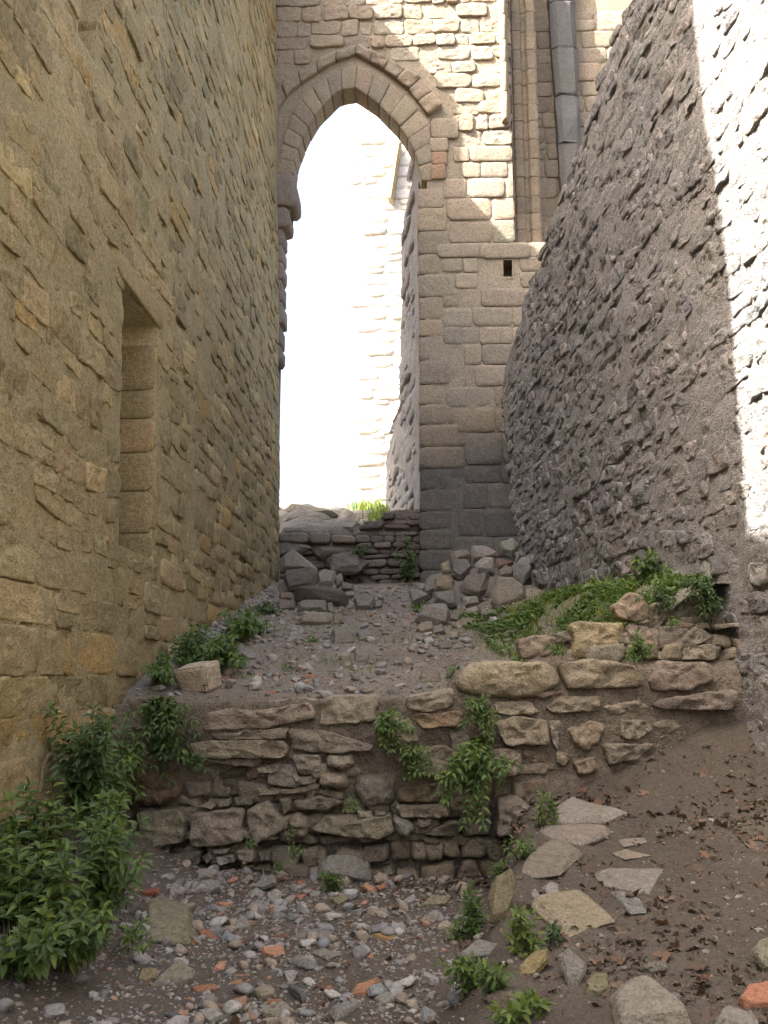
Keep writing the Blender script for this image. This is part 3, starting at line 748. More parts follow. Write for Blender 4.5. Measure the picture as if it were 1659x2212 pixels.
fs = part('mossy_shaft', np.concatenate(ring), [tuple(f) for f in grid_faces(4, 5)] + [(4, 3, 2, 1, 0), (15, 16, 17, 18, 19)], M['back'], far_wall, (.95, .9, .7), smooth=False)

# ================================================================== GROUND
def xr_of(y): return 2.72 - RA * (np.asarray(y, float) - 8)
def near_z(x, y):
    x = np.asarray(x, float); y = np.asarray(y, float)
    xe = np.interp(y, [0, 4.1, 5.1, 6.4, 8.0, 9], [-.2, .10, .22, .48, .72, .8])
    sh = np.interp(y, [0, 4, 5, 6.4, 8.0, 9], [.0, .13, .27, .40, .56, .6])
    bed = np.interp(y, [0, 4, 8, 9], [-.02, -.04, -.02, 0])
    t = sstep(-.12, .22, x - xe)
    z = bed + (sh - bed) * t
    z = z + t * .10 * sstep(.3, 2.2, x - xe) * sstep(3, 6, y)
    z = z + .62 * np.exp(-np.clip(8.05 - y, 0, 9) / .55) * sstep(.7, 2.8, x)
    z = z + .45 * sstep(-1.75, -2.75, x) + .10 * sstep(-1.2, -2.2, x)
    z = z + .035 * fbm(P3(x * 1.4, y * 1.4), 4, 71) + .03 * fbm(P3(x * 3.6, y * 3.6), 3, 75) + .016 * fbm(P3(x * 9, y * 9), 3, 72)
    return z
def ter_z(x, y):
    x = np.asarray(x, float); y = np.asarray(y, float)
    b = -.22 + .2 * y
    d = xr_of(y) - x
    bank = np.interp(y, [8, 9.6, 13.5, 16, 18], [2.38, 2.55, 2.75, 3.25, 3.5])
    z = b + np.maximum(bank - b, 0) * sstep(1.35, .1, d)
    z = z + .10 * sstep(-2.0, -2.6, x) * sstep(8.4, 9.2, y) - .16 * sstep(8.34, 8.12, y) * sstep(.4, .1, x) - .1 * sstep(8.4, 8.12, y) * sstep(.4, .1, x)
    z = z + .04 * fbm(P3(x * 1.3, y * 1.3), 4, 73) + .014 * fbm(P3(x * 8, y * 8), 3, 74)
    return z
def ground_hit(x, y, fz, t0=2.0, t1=30):
    d = ray(x, y); t = np.arange(t0, t1, .03); P = EYE + d * t[:, None]
    g = fz(P[:, 0], P[:, 1]); k = np.argmax(P[:, 2] < g)
    if P[k, 2] >= g[k]: k = len(t) - 1
    return P[k]
def sheet(name, xs, ys, fz, mat, tintf=None):
    X, Y = np.meshgrid(xs, ys); Z = fz(X, Y)
    T = np.repeat((1 + .2 * fbm(P3(X * 1.2, Y * 1.2), 3, 77)).reshape(-1, 1), 3, 1)
    o = add(name, mesh_data(name, np.stack([X, Y, Z], -1).reshape(-1, 3), grid_faces(*X.shape), mat, T))
    return tag(o, kind='structure')
field = np.array([(-400, -400), (400, -400), (400, 600), (-400, 600)], float)
tag(add('ground', mesh_data('ground', np.column_stack([field, np.full(4, -.7)]), [(0, 1, 2, 3)], M['soil'], smooth=False)), kind='structure')
sheet('lower_ground', np.r_[np.arange(-3.6, 3.9, .045)], np.r_[np.arange(-7, 3, .3), np.arange(3, 8.35, .035)], near_z, M['soil'])
sheet('terrace_ground', np.arange(-3.3, 3.4, .05), np.r_[np.arange(8.12, 18.2, .05)], ter_z, M['gravelsoil'])
def plat_z(x, y):
    x = np.asarray(x, float); y = np.asarray(y, float)
    top = np.interp(y, [18.6, 20, 24, 27, 33, 40, 60], [3.95, 4.45, 5.95, 6.62, 5.8, 4.5, 3.5])
    ph = y * 1.3 + 1.1 * fbm(P3(x * .9, y * .5), 3, 81); st = .11 * (np.floor(ph) + sstep(.75, 1, ph - np.floor(ph)) - ph)
    return top + .2 * fbm(P3(x * .5, y * .4), 3, 82) + st * 2.2 - .2 * np.abs(fbm(P3(x * 1.6, y * 1.6), 4, 84)) + .1 * fbm(P3(x * 4, y * 4), 3, 83) + .12 * sstep(-1.2, -2.6, x)
xs = np.arange(-4, 2.6, .07)
X, Y = np.meshgrid(xs, np.r_[np.arange(18.5, 28, .07), np.arange(28, 60, 1.0)])
Z = plat_z(X, Y); Z[0] = 2.5
tag(add('rock_platform', mesh_data('rock_platform', np.stack([X, Y, Z], -1).reshape(-1, 3), grid_faces(*X.shape), M['rock'])), kind='structure')
X, Y = np.meshgrid(np.arange(-40, 40.1, 4), np.arange(28, 120, 4.0))
tag(add('terrain', mesh_data('terrain', np.stack([X, Y, 3.2 + .3 * fbm(P3(X * .1, Y * .1), 2, 5)], -1).reshape(-1, 3), grid_faces(*X.shape), M['soil'])), kind='structure')

# ================================================================== TERRACE WALL
YT = 8.0
TF = Frame((0, YT, 0), (1, 0, 0), (0, -1, 0), (0, 0, 1))
terrace = empty('terrace_wall', (0, YT, 0), 'low dry-stone terrace wall of mixed blocks crossing the passage', 'wall')
def tback(x):                           # top of the earth core, just under the stones
    return np.interp(x, [-2.9, -2.5, .2, .35, .85, 1.4, 1.6, 2.2, 2.9], [1.36, 1.37, 1.42, 1.66, 1.68, 1.95, 2.0, 2.1, 2.15])
X = np.arange(-2.9, 3.0, .05); tt = np.linspace(0, 1, 45)
VV = -.4 + (tback(X)[None] + .4) * tt[:, None]; UU = np.repeat(X[None], 45, 0)
WW = -.07 + .05 * fbm(P3(UU * 2.5, VV * 3), 4, 91) + .02 * fbm(P3(UU * 9, VV * 9), 3, 92) - .14 * sstep(.75, .25, VV) * sstep(1.3, .4, UU) - .12 * sstep(1.7, 1.9, VV) + .075 * sstep(.95, 1.15, VV) * sstep(1.75, 1.6, VV) + .05 * sstep(.6, 1.0, UU) * sstep(1.75, 1.6, VV) * sstep(1.15, .95, VV)
rows = [TF.w(UU, VV, WW).reshape(-1, 3), TF.w(X, tback(X), WW[-1] - .35), TF.w(X, tback(X) - .3, WW[-1] - .5)]
part('earth_core', np.concatenate(rows), np.concatenate([grid_faces(47, len(X), TF.flip())]), M['terracemortar'], terrace)
items = []
for q in courses(-2.75, 2.85, -.25, 2.1, (.07, .19), (.08, .36), r, gap=.004, wob=.03, jit=.04):
    a = np.array(q)
    if a[:, 1].max() > tback(a[:, 0].mean()) - .02: continue
    V, Fc = poly_stone(TF, a, r.normal(-.075, .035), .012, .03, .2, .025, 16, int(r.integers(1e5)), 1, (r.normal(0, .06), r.normal(0, .1)), .12, cut=r.uniform(.1, .22))
    items.append((V, Fc, tint_of(r, [(.9, .85, .78), (.8, .77, .72), (1, .95, .88), (.75, .68, .6)], .15)))
lay(TF, items, terrace, M['terrace'], 'packing_stone', 'small_packing_stones', 220)
grey, tan, dark, yel, brn, pal_ = (.92, .93, .95), (1.05, 1, .94), (.42, .4, .38), (1.2, 1.1, .92), (.8, .68, .58), (1.2, 1.15, 1.08)
TS = [  # crop, outline, proud, bulge, roundness, tint
 (cA, [(165, 300), (200, 285), (570, 320), (580, 440), (560, 500), (300, 500), (160, 430)], .0, .03, .05, (.6, .57, .5)),
 (cA, [(575, 370), (700, 345), (860, 355), (1165, 310), (1160, 400), (900, 450), (590, 465)], .06, .02, .04, tan),
 (cA, [(640, 335), (1110, 290), (1165, 315), (870, 352), (640, 362)], -.02, .0, .015, pal_),
 (cA, [(1185, 305), (1250, 275), (1500, 275), (1490, 420), (1200, 430)], .05, .01, .04, tan),
 (cA, [(465, 535), (620, 510), (1000, 510), (1030, 560), (1015, 605), (560, 605)], .09, .005, .02, (.85, .8, .7)),
 (cA, [(1035, 450), (1230, 460), (1360, 500), (1480, 540), (1470, 562), (1250, 585), (1040, 555)], .05, .005, .02, (.88, .84, .78)),
 (cA, [(630, 485), (830, 465), (1030, 440), (1025, 505), (640, 507)], .045, .0, .015, (.95, .92, .86)),
 (cA, [(560, 610), (900, 608), (860, 655), (760, 645), (640, 632)], .03, .0, .015, (.9, .87, .8)),
 (cA, [(520, 670), (640, 645), (860, 665), (915, 700), (860, 790), (600, 830), (515, 800)], -.09, .01, .03, (.38, .36, .33)),
 (cA, [(865, 655), (985, 635), (960, 680), (870, 685)], .05, .0, .012, pal_),
 (cA, [(1050, 590), (1190, 585), (1205, 680), (1090, 700), (1060, 640)], .05, .012, .025, (.9, .9, .86)),
 (cA, [(915, 690), (1000, 640), (1060, 640), (1085, 705), (1200, 695), (1170, 735), (1050, 765), (910, 745)], .01, .01, .03, (.85, .83, .8)),
 (cA, [(865, 765), (1060, 772), (1190, 745), (1180, 770), (1060, 790), (880, 805)], .05, .0, .012, (1.05, 1, .95)),
 (cA, [(1225, 595), (1300, 582), (1370, 580), (1385, 640), (1340, 670), (1230, 655)], .05, .04, .06, (1, .98, .9)),
 (cA, [(1190, 700), (1250, 675), (1330, 685), (1350, 760), (1300, 770), (1185, 755)], .05, .05, .07, (1.05, 1, .88)),
 (cA, [(1380, 705), (1480, 690), (1590, 720), (1580, 860), (1440, 880), (1370, 790)], .0, .05, .07, (.72, .72, .72)),
 (cA, [(205, 680), (400, 665), (470, 760), (430, 840), (240, 870), (195, 780)], .02, .04, .06, (.62, .5, .4)),
 (cA, [(235, 890), (460, 868), (490, 930), (470, 1050), (290, 1080), (240, 980)], .06, .02, .04, (.8, .76, .66)),
 (cA, [(515, 900), (640, 885), (790, 872), (800, 1040), (690, 1065), (515, 1075)], .07, .012, .03, (.92, .88, .84)),
 (cA, [(810, 875), (920, 830), (970, 880), (1010, 980), (860, 1060), (820, 1000)], .07, .02, .04, (.9, .86, .8)),
 (cA, [(1020, 925), (1080, 890), (1135, 920), (1140, 990), (1100, 1040), (1040, 1010)], .08, .05, .07, (.8, .76, .7)),
 (cA, [(1060, 835), (1200, 805), (1330, 840), (1230, 885), (1080, 882)], .03, .03, .04, (.72, .7, .66)),
 (cA, [(1060, 790), (1130, 765), (1310, 790), (1320, 830), (1200, 800)], .0, .02, .03, (.8, .78, .7)),
 (cA, [(1150, 985), (1220, 910), (1400, 930), (1570, 905), (1580, 1000), (1540, 1040), (1300, 1022)], .04, .03, .05, (.95, .92, .86)),
 (cA, [(1575, 912), (1655, 920), (1700, 970), (1660, 1030), (1595, 1000)], .08, .04, .06, grey),
 (cA, [(540, 868), (600, 842), (640, 865), (620, 878)], .0, .01, .02, tan), (cA, [(650, 835), (715, 825), (712, 865), (655, 868)], .02, .02, .03, (.8, .78, .7)),
 (cA, [(735, 820), (850, 812), (830, 855), (750, 862)], .01, .02, .03, (.62, .6, .56)), (cA, [(985, 825), (1040, 812), (1045, 880), (1000, 905)], .02, .02, .03, (.75, .72, .66)),
 (cA, [(420, 1115), (560, 1097), (555, 1172), (430, 1182)], .02, .02, .03, (.55, .54, .52)), (cA, [(565, 1135), (610, 1107), (632, 1132), (600, 1168)], .03, .02, .03, (.7, .66, .62)),
 (cA, [(648, 1128), (740, 1116), (748, 1150), (670, 1172)], .07, .02, .025, grey), (cA, [(755, 1098), (845, 1082), (855, 1140), (790, 1166)], .07, .03, .03, (.88, .86, .82)),
 (cA, [(870, 1102), (930, 1100), (925, 1150), (880, 1152)], .02, .02, .03, (.62, .62, .62)), (cA, [(630, 1092), (720, 1086), (700, 1106), (640, 1107)], .05, .0, .01, (.9, .88, .84)),
 (cA, [(1390, 885), (1470, 888), (1475, 920), (1400, 922)], .06, .01, .015, (1, .97, .9)), (cA, [(1480, 890), (1550, 880), (1545, 905), (1490, 912)], .02, .01, .015, (.7, .68, .62)),
 (cB, [(130, 492), (320, 455), (332, 530), (200, 562), (135, 540)], .06, .01, .025, tan),
 (cB, [(140, 572), (360, 550), (370, 612), (200, 628)], .05, .005, .02, (1.02, .84, .7)),
 (cB, [(0, 600), (40, 560), (135, 570), (180, 680), (110, 692), (0, 680)], .04, .01, .03, (.9, .85, .76)),
 (cB, [(310, 640), (390, 620), (420, 830), (340, 820)], .03, .01, .025, (.62, .6, .58)),
 (cB, [(120, 705), (300, 700), (360, 740), (340, 830), (180, 830), (100, 780)], .03, .02, .04, (.82, .78, .68)),
 (cB, [(160, 655), (250, 632), (300, 680), (200, 692)], -.06, .0, .02, (.9, .8, .6)),
 (cB, [(330, 430), (400, 347), (480, 335), (760, 350), (770, 440), (640, 500), (360, 480)], .10, .02, .06, yel),
 (cB, [(772, 345), (900, 335), (1090, 360), (1130, 420), (1100, 450), (800, 462)], .10, .02, .05, (1.15, 1.06, .92)),
 (cB, [(1150, 420), (1195, 337), (1390, 345), (1420, 420), (1310, 468), (1160, 465)], .08, .01, .04, (.92, .86, .78)),
 (cB, [(505, 515), (650, 510), (692, 560), (560, 572), (500, 560)], .03, .01, .02, pal_),
 (cB, [(505, 500), (565, 498), (560, 515), (510, 516)], -.06, .0, .01, dark),
 (cB, [(715, 535), (780, 490), (940, 488), (942, 552), (740, 562)], .07, .008, .02, (1.0, .93, .84)),
 (cB, [(950, 535), (1100, 505), (1150, 540), (1000, 568)], .05, .02, .025, pal_),
 (cB, [(1160, 530), (1190, 502), (1500, 460), (1520, 520), (1470, 550), (1200, 542)], .09, .005, .015, (.72, .68, .68)),
 (cB, [(510, 602), (590, 575), (720, 590), (730, 690), (540, 702)], .08, .01, .03, (.98, .9, .8)),
 (cB, [(735, 592), (777, 590), (765, 722), (735, 660)], .05, .005, .015, (.95, .92, .88)),
 (cB, [(800, 630), (900, 592), (990, 612), (940, 670), (900, 722), (830, 690)], .04, .03, .05, (1.2, 1.1, .95)),
 (cB, [(1025, 592), (1130, 590), (1157, 632), (1090, 682), (1030, 660)], .06, .015, .025, (.9, .88, .86)),
 (cB, [(460, 722), (580, 710), (615, 740), (600, 820), (520, 842), (470, 800)], .06, .02, .03, (.92, .86, .78)),
 (cB, [(612, 722), (750, 720), (757, 800), (650, 822)], -.02, .02, .03, (.66, .58, .5)),
 (cB, [(762, 722), (830, 742), (790, 782), (762, 770)], .06, .01, .015, (1.05, 1, .92)),
 (cB, [(830, 772), (930, 742), (945, 800), (850, 825)], .05, .02, .03, (.95, .85, .76)),
 (cB, [(955, 692), (1170, 690), (1110, 760), (980, 782)], .06, .02, .04, (.95, .93, .9)),
 (cB, [(1160, 605), (1250, 580), (1290, 620), (1180, 682)], .03, .02, .04, (.9, .86, .82)),
 (cB, [(90, 885), (290, 855), (300, 942), (100, 938)], .0, .02, .04, (.7, .62, .5)), (cB, [(85, 955), (295, 948), (302, 1002), (100, 1002)], .05, .01, .02, (.92, .88, .8)),
 (cB, [(172, 1012), (232, 1010), (222, 1042), (180, 1052)], .04, .02, .03, (.9, .88, .84)), (cB, [(195, 1078), (300, 1022), (390, 1022), (340, 1085)], .02, .02, .03, (.6, .6, .58)),
 (cB, [(510, 920), (600, 912), (685, 980), (640, 1060), (505, 1075)], .16, .02, .04, (.92, .88, .86)),
 (cB, [(310, 840), (420, 850), (470, 930), (480, 1010), (330, 1010), (300, 940)], -.01, .02, .03, (.6, .56, .5)),
 (cB, [(600, 252), (680, 225), (760, 232), (820, 255), (740, 322), (620, 332)], -.12, .03, .05, (.92, .86, .8)),
 (cB, [(835, 195), (860, 170), (1060, 180), (1065, 322), (840, 328)], -.04, .015, .03, (1.15, 1.04, .86)),
 (cB, [(1072, 187), (1165, 190), (1190, 290), (1180, 322), (1080, 322)], -.05, .01, .025, (.98, .9, .82)),
 (cB, [(1200, 192), (1400, 200), (1450, 240), (1300, 292), (1212, 290)], -.05, .015, .03, (.82, .78, .76)),
 (cB, [(1195, 302), (1440, 265), (1440, 338), (1200, 332)], -.03, .01, .02, (.95, .9, .86)),
 (cB, [(1020, 102), (1090, 40), (1160, 60), (1180, 150), (1120, 177), (1030, 152)], -.12, .03, .04, (1.0, .86, .76)),
 (cB, [(762, 222), (820, 210), (832, 252), (770, 262)], -.1, .02, .03, (.75, .73, .7)),
 (cB, [(1190, 90), (1400, 60), (1480, 120), (1450, 190), (1200, 180)], -.2, .01, .03, (.8, .76, .72)),
 (cB, [(670, 480), (780, 462), (790, 475), (690, 498)], .06, .0, .008, (1.05, .92, .82)), (cB, [(1040, 468), (1110, 455), (1130, 480), (1060, 490)], .04, .0, .012, (.95, .9, .84)),
]
for k, (cr, pts, f, b, rd, t) in enumerate(TS):
    pr = [TF.px(*q) for q in cr(pts)]
    V, Fc = poly_stone(TF, pr, f, b * (1 if rd > .055 else .4), rd * (.8 if rd > .055 else .36), .26, .026, 52, 300 + k, 1, (r.normal(0, .02), r.normal(0, .03)), .07, cut=.18 if rd > .055 else .07, hi=True)
    part('stone', V, Fc, M['terrace'], terrace, np.array(t) * (1 + .02 * r.standard_normal(3)))

# step wall of thin flat stones inside the arch
stepw = empty('step_wall', (-1, 18.3, 3.2), 'low wall of thin dark slabs closing the foot of the arch', 'wall')
SW = Frame((0, 18.35, 0), (1, 0, 0), (0, -1, 0), (0, 0, 1))
def st_top(u): return np.interp(u, [SW.px(x, 1150)[0] for x in (590, 770, 800, 850, 910)], [SW.px(700, y)[1] for y in (1182, 1184, 1130, 1102, 1100)])
X = np.arange(-3.0, .3, .06); tt = np.linspace(0, 1, 30)
UU = np.repeat(X[None], 30, 0); VV = 2.6 + (st_top(X)[None] - 2.6) * tt[:, None]
WW = -.08 + .04 * fbm(P3(UU * 3, VV * 5), 3, 95)
part('earth_core', np.concatenate([SW.w(UU, VV, WW).reshape(-1, 3), SW.w(X, st_top(X) + .02, WW[-1] - .4)]), grid_faces(31, len(X), SW.flip()), M['terracemortar'], stepw, (.9, .9, .95))
items = []
for q in courses(-2.95, .25, 2.9, 5.0, (.09, .19), (.2, .62), r, gap=.008, wob=.02, jit=.018):
    a = np.array(q)
    if a[:, 1].max() > st_top(a[:, 0].mean()) + .04: continue
    V, Fc = poly_stone(SW, a, r.normal(.02, .04), .01, .02, .25, .012, 16, int(r.integers(1e5)), 1, (0, r.normal(0, .05)), .07)
    items.append((V, Fc, tint_of(r, [(.62, .56, .58), (.75, .7, .7), (.68, .58, .58), (.85, .8, .76)], .15)))
lay(SW, items, stepw, M['rubble'])
for k, pts in enumerate(([(145, 500), (300, 497), (310, 555), (150, 545)], [(310, 497), (425, 500), (420, 556), (315, 556)], [(430, 510), (550, 517), (556, 555), (428, 552)], [(160, 565), (300, 560), (330, 585), (170, 592)])):
    V, Fc = poly_stone(SW, [SW.px(*q) for q in cF(pts)], .16, .01, .03, .4, .015, 24, 800 + k, 1, jag=.03, cut=.14)
    part('cap_slab', V, Fc, M['rubble'], stepw, ((.95, .92, .86), (.9, .88, .84), (1.1, .95, .84), (.85, .83, .8))[k])

# ================================================================== LOOSE STONES
def hull_rock(px, P, tilt=45, thick=.5, seed=0, sub=2, amp=.012, back=1.0, flat=None):
    """A loose block whose outline seen from the passage mouth is px, resting at P."""
    rr = np.random.default_rng(seed)
    t = math.radians(tilt); n = np.array([0, -math.cos(t), math.sin(t)])
    o = np.array([hit(x, y, P, n) for x, y in px]); c = o.mean(0)
    if flat is not None:
        n = np.array([0, -.15, 1.0]); o = np.array([ground_hit(x, y, flat) for x, y in px]) + np.array([0, 0, .012]); c = o.mean(0)
    e = o - c; R = np.sqrt((e ** 2).sum(1).mean())
    th = thick * R
    pts = [*(o + rr.normal(0, .02 * R, o.shape))]
    f = c + e * rr.uniform(.62, .86, (len(o), 1)) + n * th * rr.uniform(.35, .75, (len(o), 1))
    b = c + e * rr.uniform(.55, .85, (len(o), 1)) - n * th * back * rr.uniform(.5, 1.0, (len(o), 1))
    pts += [*f, *b]
    bm = bmesh.new()
    for q in pts: bm.verts.new(q)
    res = bmesh.ops.convex_hull(bm, input=bm.verts)
    bmesh.ops.delete(bm, geom=[v for v in bm.verts if not v.link_faces], context='VERTS')
    bmesh.ops.triangulate(bm, faces=bm.faces)
    bmesh.ops.dissolve_limit(bm, angle_limit=math.radians(14), verts=bm.verts, edges=bm.edges)
    bmesh.ops.bevel(bm, geom=list(bm.edges), offset=.035 * R, segments=1, affect='EDGES', clamp_overlap=True)
    bmesh.ops.triangulate(bm, faces=bm.faces)
    if sub:
        for _ in range(sub):
            L = [ed for ed in bm.edges if ed.calc_length() > .28 * R / (1 if sub < 2 else 1.5)]
            if L: bmesh.ops.subdivide_edges(bm, edges=L, cuts=1, use_grid_fill=True)
            bmesh.ops.triangulate(bm, faces=bm.faces)
    bmesh.ops.recalc_face_normals(bm, faces=bm.faces)
    V = np.array([v.co[:] for v in bm.verts]); N = np.array([v.normal[:] for v in bm.verts])
    Fc = [tuple(v.index for v in f_.verts) for f_ in bm.faces]
    bm.verts.index_update(); Fc = [tuple(v.index for v in f_.verts) for f_ in bm.faces]
    bm.free()
    V = V + N * (amp * R / .2 * fbm(V * (1.1 / R) + seed, 4, seed % 50))[:, None]
    return V, Fc
def loose(name, label, px, fz, cat='stone', group=None, tint=(1, 1, 1), tilt=45, thick=.55, mat='rubble', seed=None, lift=0.0, P=None, amp=.02):
    global _sd
    _sd += 1
    if P is None:
        a = np.array(px); yb = a[:, 1].max(); xb = a[a[:, 1] > yb - 6][:, 0].mean()
        P = ground_hit(xb, yb - 2, fz) + np.array([0, 0, -.012 + lift])
    V, Fc = hull_rock(px, P, tilt, thick, _sd * 7 + 3, amp=amp, flat=fz if tilt >= 60 else None)
    c = np.array([V[:, 0].mean(), V[:, 1].mean(), V[:, 2].min()])
    o = add(name, mesh_data(name, V - c, Fc, M[mat], tint, smooth=False), None, c)
    return tag(o, label, cat, group)
_sd = 0
G1 = 'fallen stones heaped against the right wall'
RP = [  # right pile: outline, distance, label, tint
 ([(1310, 555), (1390, 520), (1430, 570), (1380, 630), (1330, 600)], 16.3, 'greenish topmost stone of the rubble heap beside the far ashlar wall', (.9, 1, .95)),
 ([(1160, 600), (1170, 565), (1240, 565), (1320, 615), (1270, 650), (1170, 650)], 15.9, 'broad pale stone near the crest of the rubble heap', (1.05, 1.02, 1)),
 ([(1050, 600), (1150, 590), (1165, 620), (1070, 660)], 15.9, 'flat brownish stone at the upper left of the rubble heap', (.95, .88, .8)),
 ([(1000, 660), (1050, 640), (1062, 705), (1010, 722)], 15.7, 'narrow yellowish stone on the left shoulder of the rubble heap', (1.1, 1, .75)),
 ([(1055, 640), (1140, 638), (1172, 680), (1110, 752), (1058, 722)], 15.4, 'dark many-sided block leaning on the left of the rubble heap', (.72, .7, .7)),
 ([(1180, 660), (1230, 620), (1290, 640), (1290, 702), (1190, 712)], 15.3, 'light grey wedge in the middle of the rubble heap', (1.1, 1.1, 1.1)),
 ([(1290, 632), (1340, 640), (1395, 660), (1310, 682)], 15.6, 'thin red-brown slab lying in the rubble heap', (.85, .65, .56)),
 ([(1400, 600), (1450, 590), (1456, 640), (1402, 652)], 15.8, 'small pinkish stone at the right edge of the rubble heap crest', (1, .86, .8)),
 ([(1300, 702), (1350, 665), (1400, 690), (1382, 732), (1310, 742)], 15.1, 'squat dark stone wedged above the big block of the rubble heap', (.8, .76, .7)),
 ([(1388, 682), (1430, 630), (1490, 618), (1502, 700), (1440, 772), (1390, 742)], 14.9, 'tall slanting blue-grey slab at the right end of the rubble heap', (.86, .92, .95)),
 ([(905, 790), (970, 730), (992, 800), (920, 832)], 15.0, 'triangular stone low on the left of the rubble heap', (.85, .84, .82)),
 ([(968, 742), (1040, 720), (1082, 760), (1072, 812), (968, 802)], 14.7, 'ochre-faced block under the leaning dark block', (1, .9, .72)),
 ([(1098, 782), (1140, 718), (1266, 713), (1256, 790), (1210, 842), (1108, 812)], 14.3, 'large dark five-sided block at the front of the rubble heap', (.78, .76, .74)),
 ([(958, 812), (1080, 803), (1092, 880), (1060, 892), (968, 862)], 14.0, 'squared grey block at the foot of the rubble heap', (.85, .85, .86)),
 ([(1268, 802), (1290, 743), (1390, 728), (1452, 790), (1462, 850), (1300, 907), (1273, 862)], 13.9, 'biggest squared block at the front right of the rubble heap', (.98, .95, .86)),
 ([(828, 802), (880, 798), (962, 840), (850, 882)], 14.3, 'flat tilted slab at the left foot of the rubble heap', (.95, .95, .95)),
 ([(1118, 836), (1200, 834), (1212, 872), (1130, 882)], 13.8, 'pale oblong stone under the large five-sided block', (1.15, 1.15, 1.15)),
 ([(858, 962), (900, 890), (1030, 868), (1062, 930), (1040, 992), (940, 992)], 13.2, 'long humped boulder before the rubble heap', (.95, .93, .9)),
 ([(1120, 912), (1190, 884), (1212, 920), (1140, 947)], 13.3, 'whitish cobble before the rubble heap', (1.2, 1.2, 1.2)),
 ([(1198, 932), (1290, 908), (1352, 930), (1300, 962), (1220, 962)], 13.0, 'low flat grey stone edging the grass by the rubble heap', (.9, .92, .9)),
 ([(1040, 912), (1110, 930), (1100, 972), (1050, 962)], 12.9, 'small brownish stone leaning on the humped boulder', (.8, .74, .7)),
 ([(1058, 992), (1120, 948), (1187, 953), (1192, 992), (1080, 1007)], 12.5, 'pinkish rough stone in the grass before the rubble heap', (1.1, .95, .85)),
 ([(868, 1012), (890, 973), (960, 968), (972, 1012), (900, 1032)], 12.4, 'rounded tan stone at the near left of the rubble heap', (1.05, 1, .85)),
 ([(958, 1002), (1012, 978), (1032, 1030), (960, 1042)], 12.2, 'grey wedge behind the small weeds on the terrace', (.85, .86, .85)),
 ([(978, 1092), (1060, 1068), (1072, 1110), (1000, 1122)], 11.2, 'flat grey stone at the edge of the terrace grass', (.85, .84, .82)),
 ([(1250, 982), (1300, 960), (1332, 980), (1270, 1002)], 12.6, 'little bluish stone among the grass by the heap', (.9, .95, 1)),
]
heap_pts = []
for pts, Y, lab, t in RP:
    px = cF(pts); a = np.array(px); yb = a[:, 1].max(); xb = a[a[:, 1] > yb - 8][:, 0].mean()
    P = hity(xb, yb, Y)
    if P[2] < float(ter_z(P[0], P[1])): P = ground_hit(xb, yb - 3, ter_z)
    heap_pts.append(P)
    loose('rubble_stone', lab, px, ter_z, 'stone', G1, t, tilt=30, thick=.75, P=P, amp=.022)
# the heap's core of small rubble and earth under the blocks
hp = np.array(heap_pts)
X, Y = np.meshgrid(np.arange(.0, 3.0, .06), np.arange(11.5, 17.9, .06))
D2 = (X[..., None] - hp[:, 0]) ** 2 + (Y[..., None] - hp[:, 1]) ** 2
Wt = np.exp(-D2 / .12); tgt = (Wt * (hp[:, 2] - .02)).sum(-1) / (Wt.sum(-1) + 1e-9)
cov = np.clip(Wt.sum(-1) * 1.4, 0, 1); tz = ter_z(X, Y)
Z = tz - .03 + np.maximum(tgt - tz, 0) * sstep(.1, .9, cov) + .04 * fbm(P3(X * 6, Y * 6), 3, 99) * cov
tag(add('rubble', mesh_data('rubble', np.stack([X, Y, Z], -1).reshape(-1, 3), grid_faces(*X.shape), M['gravelsoil'], (.8, .8, .82))), 'earth and chips packed under the rubble heap', 'rubble', kind='stuff')
def terr2(x, y):                      # terrace including the heap
    return np.maximum(ter_z(x, y), np.interp(0, [0], [-9]))
G2 = 'stones piled beside the left wall below the arch'
